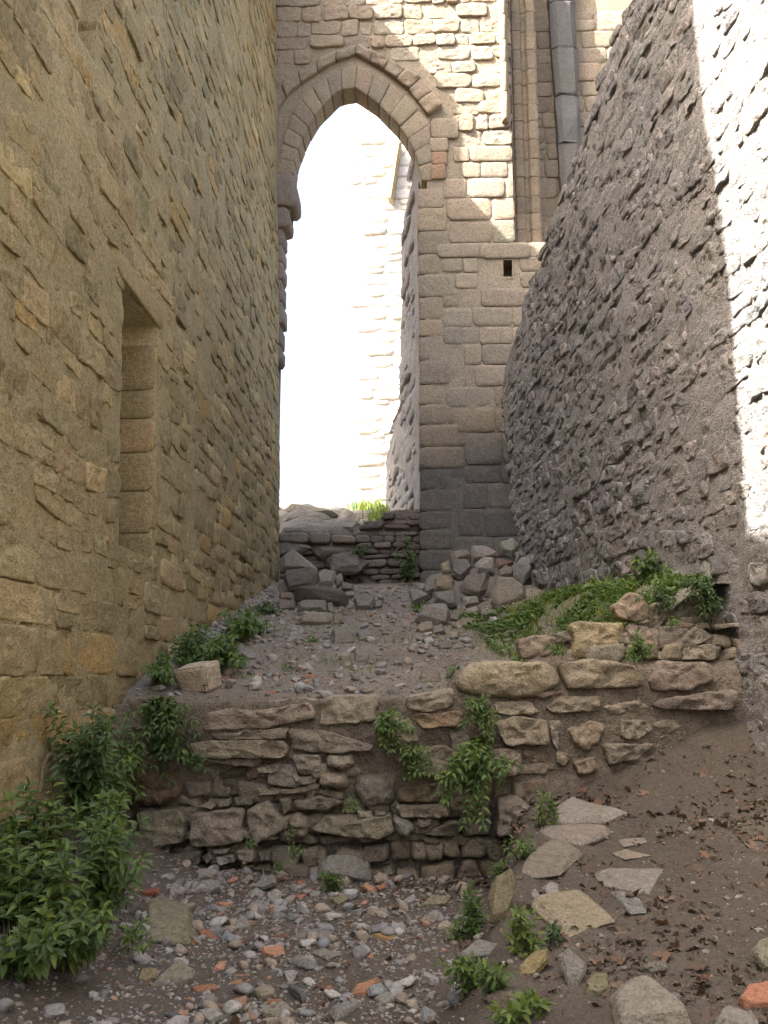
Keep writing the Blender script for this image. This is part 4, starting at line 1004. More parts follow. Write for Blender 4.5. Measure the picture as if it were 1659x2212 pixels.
LP = [
 ([(150, 642), (220, 603), (270, 640), (352, 690), (345, 722), (160, 702)], 16.6, 'large pale humped boulder on top of the pile by the left wall', (1.02, .98, .9)),
 ([(435, 730), (480, 713), (492, 760), (450, 782)], 16.2, 'small upright stone right of the boulders by the left wall', (.95, .93, .9)),
 ([(350, 722), (380, 693), (452, 700), (440, 772), (360, 782)], 15.9, 'pale broken block beside the dark rounded boulder', (1.12, 1.08, 1.0)),
 ([(168, 742), (180, 700), (330, 688), (352, 740), (335, 792), (200, 802)], 15.8, 'dark rounded boulder in the pile by the left wall', (.6, .57, .53)),
 ([(478, 760), (542, 770), (542, 802), (480, 802)], 16.0, 'brown chunk at the foot of the step wall', (.85, .76, .7)),
 ([(150, 808), (222, 814), (222, 852), (150, 857)], 15.3, 'brownish stone against the left wall under the boulders', (.85, .74, .62)),
 ([(225, 812), (440, 788), (517, 850), (500, 892), (400, 882), (230, 852)], 14.9, 'long dark slab under the boulders by the left wall', (.52, .5, .47)),
 ([(540, 852), (600, 820), (662, 850), (640, 902), (560, 912)], 14.6, 'grey stone lying in the hollow before the arch', (.85, .84, .84)),
 ([(490, 812), (540, 805), (547, 830), (500, 837)], 15.4, 'white-grey stone on the end of the dark slab', (1.15, 1.15, 1.12)),
 ([(640, 862), (700, 848), (692, 892), (650, 902)], 14.6, 'small square stone in the hollow before the arch', (.9, .9, .9)),
 ([(668, 842), (708, 820), (702, 850)], 15.0, 'little pointed stone in the hollow before the arch', (1.05, 1.05, 1.05)),
 ([(708, 842), (737, 840), (732, 872), (702, 877)], 14.6, 'light cobble nearest the rubble heap in the hollow', (1.1, 1.1, 1.1)),
 ([(138, 860), (230, 853), (242, 912), (150, 912)], 14.0, 'mottled stone at the left wall foot below the slab', (.85, .8, .72)),
 ([(240, 872), (270, 850), (400, 853), (402, 917), (250, 922)], 13.8, 'oblong grey-green block under the long dark slab', (.85, .86, .8)),
 ([(400, 870), (430, 868), (447, 932), (410, 922)], 13.8, 'thin upright flake beside the oblong block', (1, .98, .92)),
 ([(480, 892), (522, 900), (527, 940), (480, 932)], 13.7, 'pink-brown stone right of the oblong block', (.9, .78, .72)),
 ([(248, 952), (300, 920), (432, 918), (432, 960), (390, 992), (260, 982)], 12.9, 'pale wedge-shaped block in front of the stone pile', (1.15, 1.1, .98)),
 ([(430, 942), (480, 920), (494, 970), (440, 987)], 12.9, 'tan stone touching the pale wedge-shaped block', (1.02, .92, .78)),
]
for pts, Y, lab, t in LP:
    px = cF(pts); a = np.array(px); yb = a[:, 1].max(); xb = a[a[:, 1] > yb - 8][:, 0].mean(); Pq = hity(xb, yb, Y)
    if Pq[2] < float(ter_z(Pq[0], Pq[1])): Pq = ground_hit(xb, yb - 3, ter_z)
    loose('rubble_stone', lab, px, ter_z, 'stone', G2, t, tilt=30, thick=.75, P=Pq, amp=.022)
X, Y = np.meshgrid(np.arange(-3.0, -.6, .06), np.arange(12.6, 18.3, .06))
hp = np.array([hity(*cF([(sum(p[0] for p in q[0]) / len(q[0]), max(p[1] for p in q[0]))])[0], q[1]) for q in LP])
D2 = (X[..., None] - hp[:, 0]) ** 2 + (Y[..., None] - hp[:, 1]) ** 2
Wt = np.exp(-D2 / .1); tgt = (Wt * (hp[:, 2] - .03)).sum(-1) / (Wt.sum(-1) + 1e-9); cov = np.clip(Wt.sum(-1) * 1.3, 0, 1); tz = ter_z(X, Y)
Z = tz - .03 + (tgt - tz).clip(0, 9) * sstep(.1, .9, cov) + .04 * fbm(P3(X * 6, Y * 6), 3, 98) * cov
tag(add('rubble', mesh_data('rubble', np.stack([X, Y, Z], -1).reshape(-1, 3), grid_faces(*X.shape), M['gravelsoil'], (.75, .72, .7))), 'earth and chips packed under the pile by the left wall', 'rubble', kind='stuff')

G3 = 'rock slabs stepping up to the arch threshold'
for pts, Y, lab, t in (
 ([(598, 1142), (640, 1132), (700, 1140), (765, 1156), (760, 1172), (680, 1170), (600, 1164)], 18.9, 'long grey slab lying across the arch threshold', (.9, .9, .9)),
 ([(598, 1120), (650, 1112), (720, 1122), (740, 1136), (660, 1140), (600, 1138)], 20.4, 'weathered flat rock on the slope beyond the threshold', (.85, .86, .84)),
 ([(690, 1128), (750, 1124), (790, 1138), (770, 1154), (710, 1150)], 19.8, 'squat rock on the slope beyond the threshold', (.8, .8, .78)),
 ([(612, 1100), (660, 1094), (720, 1104), (735, 1114), (650, 1118)], 22.5, 'highest flat rock on the slope beyond the threshold', (.9, .92, .9)),
 ([(660, 1176), (730, 1172), (775, 1182), (770, 1200), (690, 1204)], 18.2, 'brown ledge stone on the step wall', (.8, .72, .68)),
 ([(600, 1172), (650, 1170), (668, 1186), (640, 1200), (600, 1198)], 18.1, 'dark ledge stone on the step wall beside the left wall', (.66, .64, .62)),
 ([(700, 1206), (760, 1200), (800, 1214), (780, 1236), (715, 1234)], 17.9, 'jutting block in the face of the step wall', (.72, .68, .68))):
    loose('flat_rock', lab, pts, ter_z, 'stone', G3, t, tilt=48, thick=.5, P=hity(sum(p[0] for p in pts) / len(pts), max(p[1] for p in pts), Y), amp=.04)

# squared block resting on the terrace edge
Pb = ground_hit(*cA([(535, 262)])[0], ter_z)
cb = np.array([(x, y, z) for x in (-.185, .185) for y in (-.14, .14) for z in (-.13, .13)]) + rr0.normal(0, .012, (8, 3))
cb[:, :2] *= np.where(cb[:, 2:] > 0, 1.0, .82)
Rb = np.array(Matrix.Rotation(math.radians(-24), 3, 'Z') @ Matrix.Rotation(math.radians(14), 3, 'X') @ Matrix.Rotation(math.radians(-6), 3, 'Y'))
bm = bmesh.new()
for q in cb @ Rb.T: bm.verts.new(q)
bmesh.ops.convex_hull(bm, input=bm.verts); bmesh.ops.dissolve_limit(bm, angle_limit=math.radians(12), verts=bm.verts, edges=bm.edges)
bmesh.ops.bevel(bm, geom=list(bm.edges), offset=.016, segments=2, affect='EDGES', clamp_overlap=True)
bmesh.ops.triangulate(bm, faces=bm.faces)
for _ in range(3): bmesh.ops.subdivide_edges(bm, edges=[e for e in bm.edges if e.calc_length() > .05], cuts=1); bmesh.ops.triangulate(bm, faces=bm.faces)
bmesh.ops.recalc_face_normals(bm, faces=bm.faces); bm.verts.index_update()
V = np.array([v.co[:] for v in bm.verts]); N = np.array([v.normal[:] for v in bm.verts]); Fc = [tuple(v.index for v in f.verts) for f in bm.faces]; bm.free()
V = V + N * (.012 * fbm(V * 9, 3, 5))[:, None]; V[:, 2] -= V[:, 2].min()
tag(add('squared_block', mesh_data('squared_block', V, Fc, M['terrace'], (1.6, 1.52, 1.36), smooth=True), None, Pb + np.array([0, .12, -.02])), 'pale squared stone block resting tilted on the left end of the terrace', 'stone')

# ---- stones of the sloping path (bottom right)
CP = [
 ([(570, 180), (590, 120), (660, 85), (850, 125), (970, 150), (860, 200), (760, 215), (570, 215)], 60, .5, 'pale broad stone at the head of the path steps', (1.1, 1.06, 1.0)),
 ([(485, 240), (510, 220), (860, 230), (870, 270), (770, 305), (720, 325), (560, 285)], 60, .5, 'long flat step stone with a shadowed front edge', (1.08, 1.0, .92)),
 ([(900, 290), (1040, 278), (1047, 302), (930, 327)], 78, .3, 'thin flat stone sunk in the path behind the long step stone', (1.05, 1, .95)),
 ([(400, 460), (440, 380), (560, 320), (660, 300), (742, 370), (632, 492), (480, 487)], 55, .55, 'big brown-grey block forming the second path step', (.92, .86, .76)),
 ([(775, 462), (850, 433), (1040, 438), (1062, 480), (1142, 438), (1132, 500), (1062, 572), (820, 522)], 76, .3, 'wide jagged flat stone sunk in the middle of the path', (1.05, 1.02, .98)),
 ([(860, 352), (940, 338), (1082, 370), (940, 392)], 80, .25, 'narrow buried stone showing between the path steps', (1.1, 1.0, .86)),
 ([(450, 622), (550, 590), (690, 540), (722, 580), (802, 610), (892, 710), (640, 795), (560, 702)], 66, .45, 'large yellowish pitted stone, third path step', (1.15, 1.05, .82)),
 ([(858, 562), (920, 545), (1020, 600), (1062, 662), (960, 672)], 66, .4, 'blue-grey oblong stone beside the pitted path step', (.85, .9, .93)),
 ([(245, 562), (280, 470), (360, 420), (392, 480), (372, 600), (340, 702), (250, 702)], 30, .6, 'upright mossy brown stone edging the path', (.78, .72, .5)),
 ([(70, 882), (200, 780), (312, 820), (322, 900), (120, 902)], 55, .5, 'grey hump-backed stone among weeds below the path edge', (.8, .82, .8)),
 ([(385, 932), (470, 850), (560, 830), (556, 900), (480, 982), (400, 982)], 45, .6, 'yellow-lichened stone under the leafy weeds by the path', (1.0, .88, .5)),
 ([(600, 862), (650, 828), (747, 900), (742, 960), (680, 1052), (640, 1002)], 40, .55, 'tall slanting grey stone at the path edge near the bottom', (.88, .88, .86)),
 ([(735, 1012), (770, 943), (850, 950), (872, 1040), (800, 1092), (740, 1062)], 42, .6, 'mossy round-cornered stone beside the slanting grey stone', (.8, .78, .55)),
 ([(850, 1112), (900, 1020), (1050, 1038), (1190, 1130), (1272, 1190), (1280, 1260), (900, 1260)], 62, .5, 'wide pale rock at the bottom edge of the path', (1.0, .96, .86)),
 ([(990, 932), (1060, 893), (1150, 905), (1177, 960), (1070, 972)], 55, .5, 'dark rounded cobble lying in the dead leaves', (.62, .62, .56)),
 ([(1390, 1192), (1450, 1148), (1600, 1190), (1622, 1250), (1380, 1250)], 60, .5, 'grey stone cut off at the bottom right of the view', (.95, .94, .9)),
 ([(1565, 852), (1620, 790), (1700, 756), (1720, 942), (1640, 952)], 45, .6, 'large greenish boulder entering from the right beside the brick', (.85, .88, .72)),
 ([(150, 442), (230, 398), (262, 430), (240, 472), (170, 472)], 50, .6, 'light cobble under the weeds on the bank of the path', (1.1, 1.12, 1.12)),
 ([(515, 522), (560, 500), (607, 505), (607, 552), (550, 567)], 50, .6, 'whitish lump between two path steps', (1.2, 1.2, 1.18)),
 ([(458, 552), (480, 523), (522, 582), (480, 597)], 45, .6, 'small pale-blue stone left of the whitish lump', (1.05, 1.1, 1.15)),
 ([(210, 1082), (300, 1038), (382, 1060), (372, 1112), (260, 1112)], 55, .5, 'brownish stone under weeds at the bottom of the bank', (.82, .74, .62)),
 ([(1480, 580), (1500, 557), (1535, 560), (1535, 585)], 45, .7, 'little white stone alone on the bare path', (1.9, 1.85, 1.75)),
]
for k_, (pts, tl_, th, lab, t) in enumerate(CP):
    loose('path_stone', lab, cC(pts), near_z, 'stone', 'stones set in the sloping path', t, tl_ + 8 if k_ < 8 else tl_, th * (.55 if k_ < 8 else 1), 'rubble')
loose('brick_chunk', 'big orange brick chunk at the bottom right corner', cC([(1500, 1092), (1560, 1008), (1720, 985), (1720, 1135), (1560, 1142)]), near_z, 'brick', None, (1.15, 1.2, 1.2), 40, .6, 'brick')

# ---- stones on the gravel floor
EP = [
 ([(920, 232), (960, 200), (1080, 194), (1172, 230), (1187, 310), (1120, 332), (920, 312)], 35, .7, 'large smooth grey boulder on the gravel before the terrace wall', (.98, .98, .96)),
 ([(1040, 152), (1130, 129), (1242, 150), (1247, 182), (1120, 207)], 35, .6, 'long mossy cobble behind the large smooth boulder', (.85, .88, .68)),
 ([(75, 502), (110, 444), (300, 448), (332, 500), (337, 582), (310, 642), (80, 612)], 60, .4, 'big flat greenish-brown slab on the left of the gravel', (.92, .88, .66)),
 ([(108, 832), (260, 683), (342, 750), (332, 802), (210, 834)], 55, .5, 'pointed olive-grey slab below the greenish slab', (.95, .93, .78)),
 ([(205, 352), (240, 324), (302, 350), (270, 387), (210, 382)], 40, .7, 'pale blunt stone on the gravel near the red tile', (1.2, 1.2, 1.2)),
 ([(308, 372), (360, 308), (450, 310), (467, 360), (400, 387)], 40, .6, 'grey wedge with a tan corner on the gravel', (1, 1, 1.02)),
 ([(340, 282), (370, 254), (422, 270), (412, 306), (345, 312)], 40, .7, 'pinkish grey stone close under the terrace wall', (1.1, 1.05, 1.0)),
 ([(130, 402), (160, 384), (267, 430), (250, 447), (150, 427)], 58, .4, 'long flat tilted stone beside the greenish slab', (1, .98, .92)),
 ([(0, 412), (60, 408), (82, 450), (60, 482), (0, 482)], 40, .6, 'dark brown stone at the foot of the weeds', (.6, .54, .5)),
 ([(380, 452), (410, 424), (502, 450), (470, 477)], 55, .4, 'thin blue-grey flake on the gravel', (.95, 1, 1.05)),
 ([(570, 452), (620, 408), (692, 410), (692, 460), (620, 477)], 45, .5, 'light grey squared stone in the middle of the gravel', (1.1, 1.1, 1.12)),
 ([(600, 352), (660, 300), (712, 289), (732, 330), (660, 362)], 42, .6, 'slanting grey stone behind the squared light one', (.92, .95, .96)),
 ([(585, 377), (630, 344), (667, 365), (660, 397), (600, 397)], 42, .6, 'neat pale wedge on the gravel', (1.15, 1.15, 1.12)),
 ([(675, 382), (720, 354), (757, 365), (740, 412), (690, 407)], 42, .7, 'white knobbly stone right of the pale wedge', (1.35, 1.35, 1.33)),
 ([(505, 542), (560, 478), (582, 490), (602, 550), (520, 562)], 42, .6, 'ash-grey pointed stone above the clay shards', (1.05, 1.05, 1.02)),
 ([(800, 602), (900, 558), (1012, 570), (960, 604)], 78, .25, 'flat stone buried in the gravel centre', (.95, .95, .93)),
 ([(770, 712), (830, 678), (902, 700), (932, 742), (870, 752)], 70, .3, 'flat bluish slab half buried in the gravel', (.88, .92, .94)),
 ([(890, 672), (960, 653), (1032, 680), (970, 704)], 76, .25, 'buried pale slab touching the bluish slab', (.98, .98, .95)),
 ([(615, 842), (660, 804), (722, 830), (722, 880), (650, 892)], 38, .8, 'rounded tan cobble near the bottom of the gravel', (1.12, 1.02, .82)),
 ([(330, 882), (400, 848), (452, 880), (430, 912)], 50, .5, 'grey flat-topped stone at the lower gravel', (1, 1, .98)),
 ([(345, 942), (420, 918), (482, 970), (400, 1010)], 48, .6, 'rough whitish stone at the bottom of the gravel', (1.2, 1.2, 1.16)),
 ([(640, 932), (760, 893), (822, 940), (740, 984), (660, 972)], 52, .5, 'broad tan-grey stone at the bottom of the gravel', (1.02, .98, .86)),
 ([(970, 962), (1100, 904), (1142, 930), (1010, 1010)], 60, .4, 'long grey slab at the bottom of the gravel', (.92, .93, .93)),
 ([(1190, 882), (1260, 843), (1312, 880), (1250, 927)], 55, .5, 'diamond-shaped grey stone right of the clay wedge', (.98, .98, .95)),
 ([(770, 842), (800, 829), (882, 890), (850, 917)], 60, .35, 'dark slate flake near the bottom of the gravel', (.5, .55, .6)),
 ([(1405, 442), (1470, 378), (1562, 390), (1542, 442)], 45, .5, 'lichen-spotted stone at the gravel edge under the bank', (.95, .9, .7)),
 ([(1330, 412), (1390, 374), (1402, 410), (1360, 432)], 42, .6, 'white chalky stone near the bank', (1.3, 1.3, 1.32)),
 ([(1265, 542), (1320, 518), (1357, 570), (1290, 572)], 42, .6, 'brown-grey pyramid stone at the right of the gravel', (.95, .9, .82)),
 ([(1190, 302), (1220, 274), (1267, 285), (1262, 320), (1200, 332)], 38, .8, 'smooth tan egg-shaped cobble beside the large boulder', (1.25, 1.12, .95)),
 ([(1420, 232), (1500, 204), (1507, 240), (1440, 252)], 48, .5, 'light grey flat stone near the dead leaves', (1.1, 1.1, 1.14)),
 ([(1360, 227), (1400, 214), (1422, 240), (1380, 257)], 45, .6, 'cream cobble near the dead leaves', (1.35, 1.25, 1.08)),
 ([(980, 402), (1060, 379), (1077, 410), (1020, 442)], 45, .6, 'mossy rounded stone in front of the large boulder', (.85, .85, .6)),
 ([(185, 968), (230, 960), (300, 1002), (240, 1008)], 60, .35, 'dark blue slate chip at the lower left of the gravel', (.55, .6, .68)),
 ([(580, 930), (610, 900), (642, 930), (640, 970), (590, 972)], 38, .7, 'grey oval cobble at the bottom of the gravel', (1, .98, .92)),
 ([(50, 790), (80, 730), (150, 735), (150, 790), (90, 805)], 42, .7, 'ochre lumpy stone left of the pointed slab', (1.05, .92, .62)),
]
for pts, tl_, th, lab, t in EP:
    loose('gravel_stone', lab, cE(pts), near_z, 'stone', 'stones lying on the gravel floor', t, tl_, th, 'rubble')
BP = [
 ([(62, 372), (160, 350), (162, 376), (80, 392)], 'dark red tile piece at the left of the gravel by the weeds', (.75, .62, .6)),
 ([(428, 416), (500, 414), (517, 430), (470, 447)], 'salmon shard below the grey wedge', (1.2, 1.35, 1.4)),
 ([(343, 556), (400, 552), (467, 602), (360, 602)], 'brown-orange tile shard right of the greenish slab', (.85, .9, .9)),
 ([(468, 602), (500, 588), (582, 605), (540, 627)], 'red-orange shard beside the brown-orange one', (1.05, 1, 1)),
 ([(643, 637), (760, 629), (767, 665), (740, 687), (660, 672)], 'wide salmon tile shard in the middle of the gravel', (1.3, 1.5, 1.5)),
 ([(413, 747), (450, 700), (492, 698), (470, 752)], 'pale pink four-sided shard on the gravel', (1.2, 1.5, 1.6)),
 ([(303, 832), (435, 809), (442, 845), (340, 862)], 'long reddish-brown brick piece below the pointed slab', (.95, 1.05, 1.05)),
 ([(1073, 872), (1110, 814), (1222, 784), (1217, 815), (1150, 872)], 'big tapering clay wedge at the lower right of the gravel', (1.1, 1.25, 1.2)),
 ([(478, 912), (520, 880), (582, 868), (577, 920), (530, 942)], 'five-sided dull pink shard at the bottom of the gravel', (1.0, 1.3, 1.4)),
 ([(808, 392), (882, 377), (850, 407)], 'thin orange splinter left of the large boulder', (1.15, 1.2, 1.2)),
 ([(1123, 337), (1160, 328), (1212, 360), (1180, 382)], 'pale salmon shard in front of the large boulder', (1.25, 1.5, 1.5)),
 ([(1208, 352), (1250, 319), (1253, 345), (1220, 367)], 'narrow red shard under the egg-shaped cobble', (1, .95, .95)),
 ([(498, 802), (560, 788), (567, 812), (510, 822)], 'ochre-orange piece above the dull pink shard', (1.05, 1.2, .9)),
 ([(528, 822), (580, 810), (587, 850), (540, 857)], 'small cracked clay lump next to the ochre piece', (1.0, 1.2, 1.2)),
 ([(1148, 667), (1190, 658), (1194, 695), (1150, 692)], 'rounded pinkish clay bit at the right of the gravel', (1.15, 1.4, 1.5)),
 ([(1173, 582), (1250, 559), (1302, 580), (1280, 612), (1190, 597)], 'tan-brown brick piece right of the gravel centre', (.95, 1.35, 1.0)),
 ([(578, 484), (640, 482), (642, 502), (600, 505)], 'flat orange sliver under the light squared stone', (1.1, 1.2, 1.2)),
 ([(308, 612), (330, 594), (352, 620), (330, 632)], 'small bright orange bit at the corner of the greenish slab', (1.15, 1.2, .8)),
 ([(243, 942), (300, 933), (305, 960), (270, 980)], 'pink clay bit at the lower left of the gravel', (1.1, 1.4, 1.5)),
 ([(498, 362), (525, 359), (524, 387), (500, 387)], 'tiny salmon square above the salmon shard', (1.2, 1.5, 1.5)),
 ([(688, 452), (740, 452), (735, 472), (700, 472)], 'orange-brown chip right of the light squared stone', (.95, 1.1, 1.0)),
 ([(818, 318), (860, 313), (862, 330), (830, 336)], 'red chip near the twig at the terrace foot', (1.05, 1, .95)),
 ([(668, 892), (750, 878), (756, 900), (690, 912)], 'thin red-brown shard on the broad tan-grey stone', (.9, .95, .95)),
 ([(953, 822), (990, 812), (996, 840), (960, 847)], 'small coral lump left of the clay wedge', (1.15, 1.2, 1.2)),
 ([(700, 582), (770, 567), (777, 595), (720, 602)], 'dark rusty brick piece on the gravel centre', (.55, .6, .65)),
 ([(520, 772), (600, 762), (602, 776), (530, 784)], 'thin orange edge-on sliver above the ochre piece', (1, 1.1, 1.1)),
 ([(1120, 432), (1150, 405), (1172, 410), (1150, 437)], 'faded pink shard near the mossy round stone', (1.2, 1.5, 1.6)),
 ([(862, 430), (890, 422), (897, 445), (868, 450)], 'orange chip beside the mossy round stone', (1, 1, .95)),
]
for pts, lab, t in BP:
    loose('brick_shard', lab, cE(pts), near_z, 'brick', 'broken brick and tile pieces on the gravel', t, 58, .45, 'brick')
for pts, lab, t in (([(1095, 190), (1100, 178), (1175, 168), (1165, 190)], 'long red tile piece on the terrace gravel', (1, 1, 1)), ([(895, 268), (970, 260), (975, 272), (905, 280)], 'bright red sliver at the terrace edge', (1.1, .95, .95)),
                    ([(520, 290), (550, 270), (582, 268), (570, 300)], 'orange brick bit against the pale squared block', (1.1, 1.05, .95)), ([(645, 190), (680, 172), (690, 188), (660, 198)], 'small orange brick bit right of the pale squared block', (1.05, 1.05, 1)),
                    ([(690, 185), (720, 180), (722, 195), (695, 198)], 'red brick crumb by the gravel behind the pale squared block', (1, .9, .85))):
    loose('brick_shard', lab, cA(pts), ter_z, 'brick', 'broken brick and tile pieces on the terrace', t, 55, .5, 'brick')
for pts, lab, t in (([(770, 62), (800, 35), (862, 45), (868, 92), (810, 95)], 'grey angular stone beside the terrace weeds', (.95, .95, .95)),
                    ([(830, 120), (860, 108), (885, 130), (860, 145)], 'pinkish stone on the terrace gravel', (1, .92, .86)), ([(885, 130), (905, 112), (930, 135), (905, 155)], 'pale round cobble on the terrace gravel', (1.15, 1.12, 1.08)),
                    ([(690, 225), (715, 200), (735, 225), (715, 248)], 'dark reddish stone right of the pale squared block', (.6, .5, .46)), ([(805, 155), (840, 145), (860, 165), (830, 178)], 'dark stone on the terrace gravel', (.7, .68, .66))):
    loose('terrace_stone', lab, cA(pts), ter_z, 'stone', 'stones lying on the terrace', t, 42, .7, 'rubble')
for pts, lab, t in (([(838, 1215), (870, 1200), (935, 1205), (942, 1228), (850, 1235)], 'flat pinkish stone on the terrace near the coping', (1.1, 1, .92)), ([(890, 1265), (940, 1240), (1000, 1250), (1002, 1285), (900, 1292)], 'brown stone behind the coping on the terrace', (.85, .78, .68)),
                    ([(1020, 1240), (1035, 1200), (1080, 1195), (1090, 1250), (1030, 1275)], 'upright brown stone by the coping and weed', (.8, .74, .62)), ([(560, 1040), (620, 1030), (640, 1060), (570, 1068)], 'flat stone set in the terrace ground', (.9, .88, .84)),
                    ([(420, 1045), (540, 1035), (550, 1080), (430, 1085)], 'broad flat slab set in the terrace ground', (.88, .85, .8)), ([(540, 1145), (600, 1140), (620, 1175), (550, 1180)], 'buried slab at the middle of the terrace', (.9, .86, .82))):
    loose('terrace_stone', lab, cF(pts), ter_z, 'stone', 'stones lying on the terrace', t, 62, .45, 'rubble')

# ---- pebbles: the largest singly, the rest as gravel
def ico(sub):
    bm = bmesh.new(); bmesh.ops.create_icosphere(bm, subdivisions=sub, radius=1)
    V = np.array([v.co[:] for v in bm.verts]); bm.verts.index_update(); Fc = [tuple(v.index for v in f.verts) for f in bm.faces]; bm.free(); return V, Fc
I1, I2 = ico(1), ico(2)
def pebble(I, rr, planes=6):
    V = I[0].copy()
    for _ in range(planes):
        n = rr.normal(size=3); n /= np.linalg.norm(n); o = rr.uniform(.5, .85)
        d = V @ n; V -= n * np.maximum(0, d - o)[:, None]
    V *= (1 + .12 * vn(V * 1.7 + rr.uniform(0, 50), 3))[:, None]
    return V * np.array([1, rr.uniform(.6, .9), rr.uniform(.4, .75)])
rr = np.random.default_rng(21)
PLOOK = [('grey', (1, 1, 1.02)), ('pale grey', (1.2, 1.2, 1.2)), ('dark grey', (.7, .7, .72)), ('tan', (1.15, 1.02, .86)), ('whitish', (1.45, 1.45, 1.42)), ('brownish', (1.0, .86, .74)), ('bluish grey', (.88, .94, 1.02)), ('light brown', (1.2, 1.05, .9))]
protoP = [mesh_data('pebble', pebble(I2, rr, 5 + k % 5), I2[1], M['pebble'], np.array(PLOOK[k % 8][1]) * rr.uniform(.95, 1.05), smooth=k < 8) for k in range(16)]
protoG = [pebble(I1, rr, 4) for k in range(24)]
palG = [(1, 1, 1), (1.2, 1.2, 1.18), (.8, .8, .8), (1.1, 1.02, .9), (.95, .96, 1), (1.3, 1.28, 1.22), (.7, .68, .66), (1.1, .98, .86), (.9, .85, .78), (1.0, .97, .92), (1.25, .8, .6)]
def dens_near(x, y):
    e = np.interp(y, [0, 4.1, 5.1, 6.4, 8.0], [-.2, .10, .22, .48, .72])
    d = sstep(.15, -.35, x - e) * sstep(-2.3, -1.5, x)
    return d * (.5 + .5 * sstep(-.25, .25, fbm(P3(x * 1.1, y * 1.1), 3, 111)))
def dens_ter(x, y):
    return sstep(-2.85, -2.3, x) * sstep(1.9, .7, x) * (.35 + .65 * sstep(-.3, .3, fbm(P3(x * .9, y * .9), 3, 112)))
gbag = Bag(); big = []
def rotm(rr):
    a = rr.uniform(0, 2 * math.pi); t = rr.normal(0, .3); u = rr.normal(0, .3)
    return np.array(Matrix.Rotation(a, 3, 'Z') @ Matrix.Rotation(t, 3, 'X') @ Matrix.Rotation(u, 3, 'Y'))
def scatter(n, x0, x1, y0, y1, fz, dens, smin, pw, smax, nbig, label, group, bag):
    X = rr.uniform(x0, x1, n); Y = rr.uniform(y0, y1, n); k = rr.random(n) < dens(X, Y); X, Y = X[k], Y[k]
    S = np.minimum(smin * (1 - rr.random(len(X))) ** (-1 / pw), smax); Z = fz(X, Y)
    key = S / np.maximum(Y, 2); order = np.argsort(-key); top = set(order[:nbig].tolist())
    for i in range(len(X)):
        if i in top:
            kp = int(rr.integers(16))
            o = add('pebble', protoP[kp], None, (X[i], Y[i], Z[i] + S[i] * .22)); s = S[i]
            o.scale = (s, s, s); o.rotation_euler = (rr.normal(0, .3), rr.normal(0, .3), rr.uniform(0, 6.28)); tag(o, PLOOK[kp % 8][0] + (' rounded ' if kp < 8 else ' angular ') + label, 'pebble', group)
        else:
            V = (protoG[int(rr.integers(24))] * S[i]) @ rotm(rr).T + np.array([X[i], Y[i], Z[i] + S[i] * .15])
            bag.add(V, I1[1], tint_of(rr, palG, .15))
b1 = Bag(); scatter(13500, -2.4, 1.1, 3.7, 8.0, near_z, dens_near, .0075, 1.95, .07, 210, 'pebble lying in the gravel floor below the terrace wall', 'pebbles on the gravel floor', b1)
b1x = b1; scatter(5200, -2.4, 2.6, 3.5, 8.0, near_z, lambda x, y: .45 + 0 * x, .006, 2.5, .03, 0, '', '', b1x)
b2 = Bag(); scatter(30000, -2.7, 2.0, 8.15, 17.4, ter_z, dens_ter, .0085, 1.95, .075, 150, 'pebble lying on the stony terrace ground', 'pebbles on the terrace', b2)
for bg_, nm, lab in ((b1, 'gravel', 'fine grey gravel on the floor below the terrace wall'), (b2, 'gravel', 'fine stony gravel on the terrace')):
    V, Fc, T = bg_.get(); tag(add(nm, mesh_data(nm, V, Fc, M['pebble'], T, smooth=False)), lab, 'gravel', kind='stuff')

# ================================================================== DEAD LEAVES, TWIG
def lobed_leaf(rr):
    n = 15; a = np.linspace(-2.6, 2.6, n); R = .55 + .45 * np.abs(np.cos(a * 1.25 + .2)) * rr.uniform(.8, 1.2, n)
    o = np.stack([np.sin(a) * R * .8, .15 + np.cos(a) * R, .18 * rr.normal(size=n) + .15 * np.abs(np.sin(a))], 1)
    c = np.array([[0, .1, 0]]); st = np.array([[-.02, -.35, 0.0], [.02, -.35, 0], [.02, -1.0, .12], [-.02, -1.0, .12]])
    V = np.concatenate([c, o, st]); Fc = [(0, i, i + 1) for i in range(1, n)] + [(n + 1, n + 2, n + 3, n + 4)]
    return V, Fc
LL = [lobed_leaf(rr) for _ in range(10)]
LM = [mesh_data('fallen_leaf', v, f, M['dry'], tint_of(rr, [(1, 1, 1), (1.3, 1.2, 1.1), (.75, .7, .7), (1.1, .9, .75)], .1)) for v, f in LL]
def leafspots(n, x0, x1, y0, y1, dens):
    X = rr.uniform(x0, x1, n); Y = rr.uniform(y0, y1, n); k = rr.random(n) < dens(X, Y); return X[k], Y[k]
def dleaf(x, y):
    e = np.interp(y, [0, 4.1, 5.1, 6.4, 8.0], [-.2, .10, .22, .48, .72])
    d = .55 * sstep(.0, .5, x - e) * (.15 + .85 * sstep(-.1, .3, fbm(P3(x * 1.0, y * 1.3), 3, 121)))
    d = d + .8 * np.exp(-((y - 7.7) ** 2 / .1)) * sstep(-.6, .1, x) * sstep(1.9, 1.2, x) + 1.0 * np.exp(-(((x - 2.55) ** 2) + (y - 6.9) ** 2) / .16)
    return np.clip(d + .04, 0, 1)
X, Y = leafspots(650, -1.6, 2.9, 3.6, 7.95, dleaf)
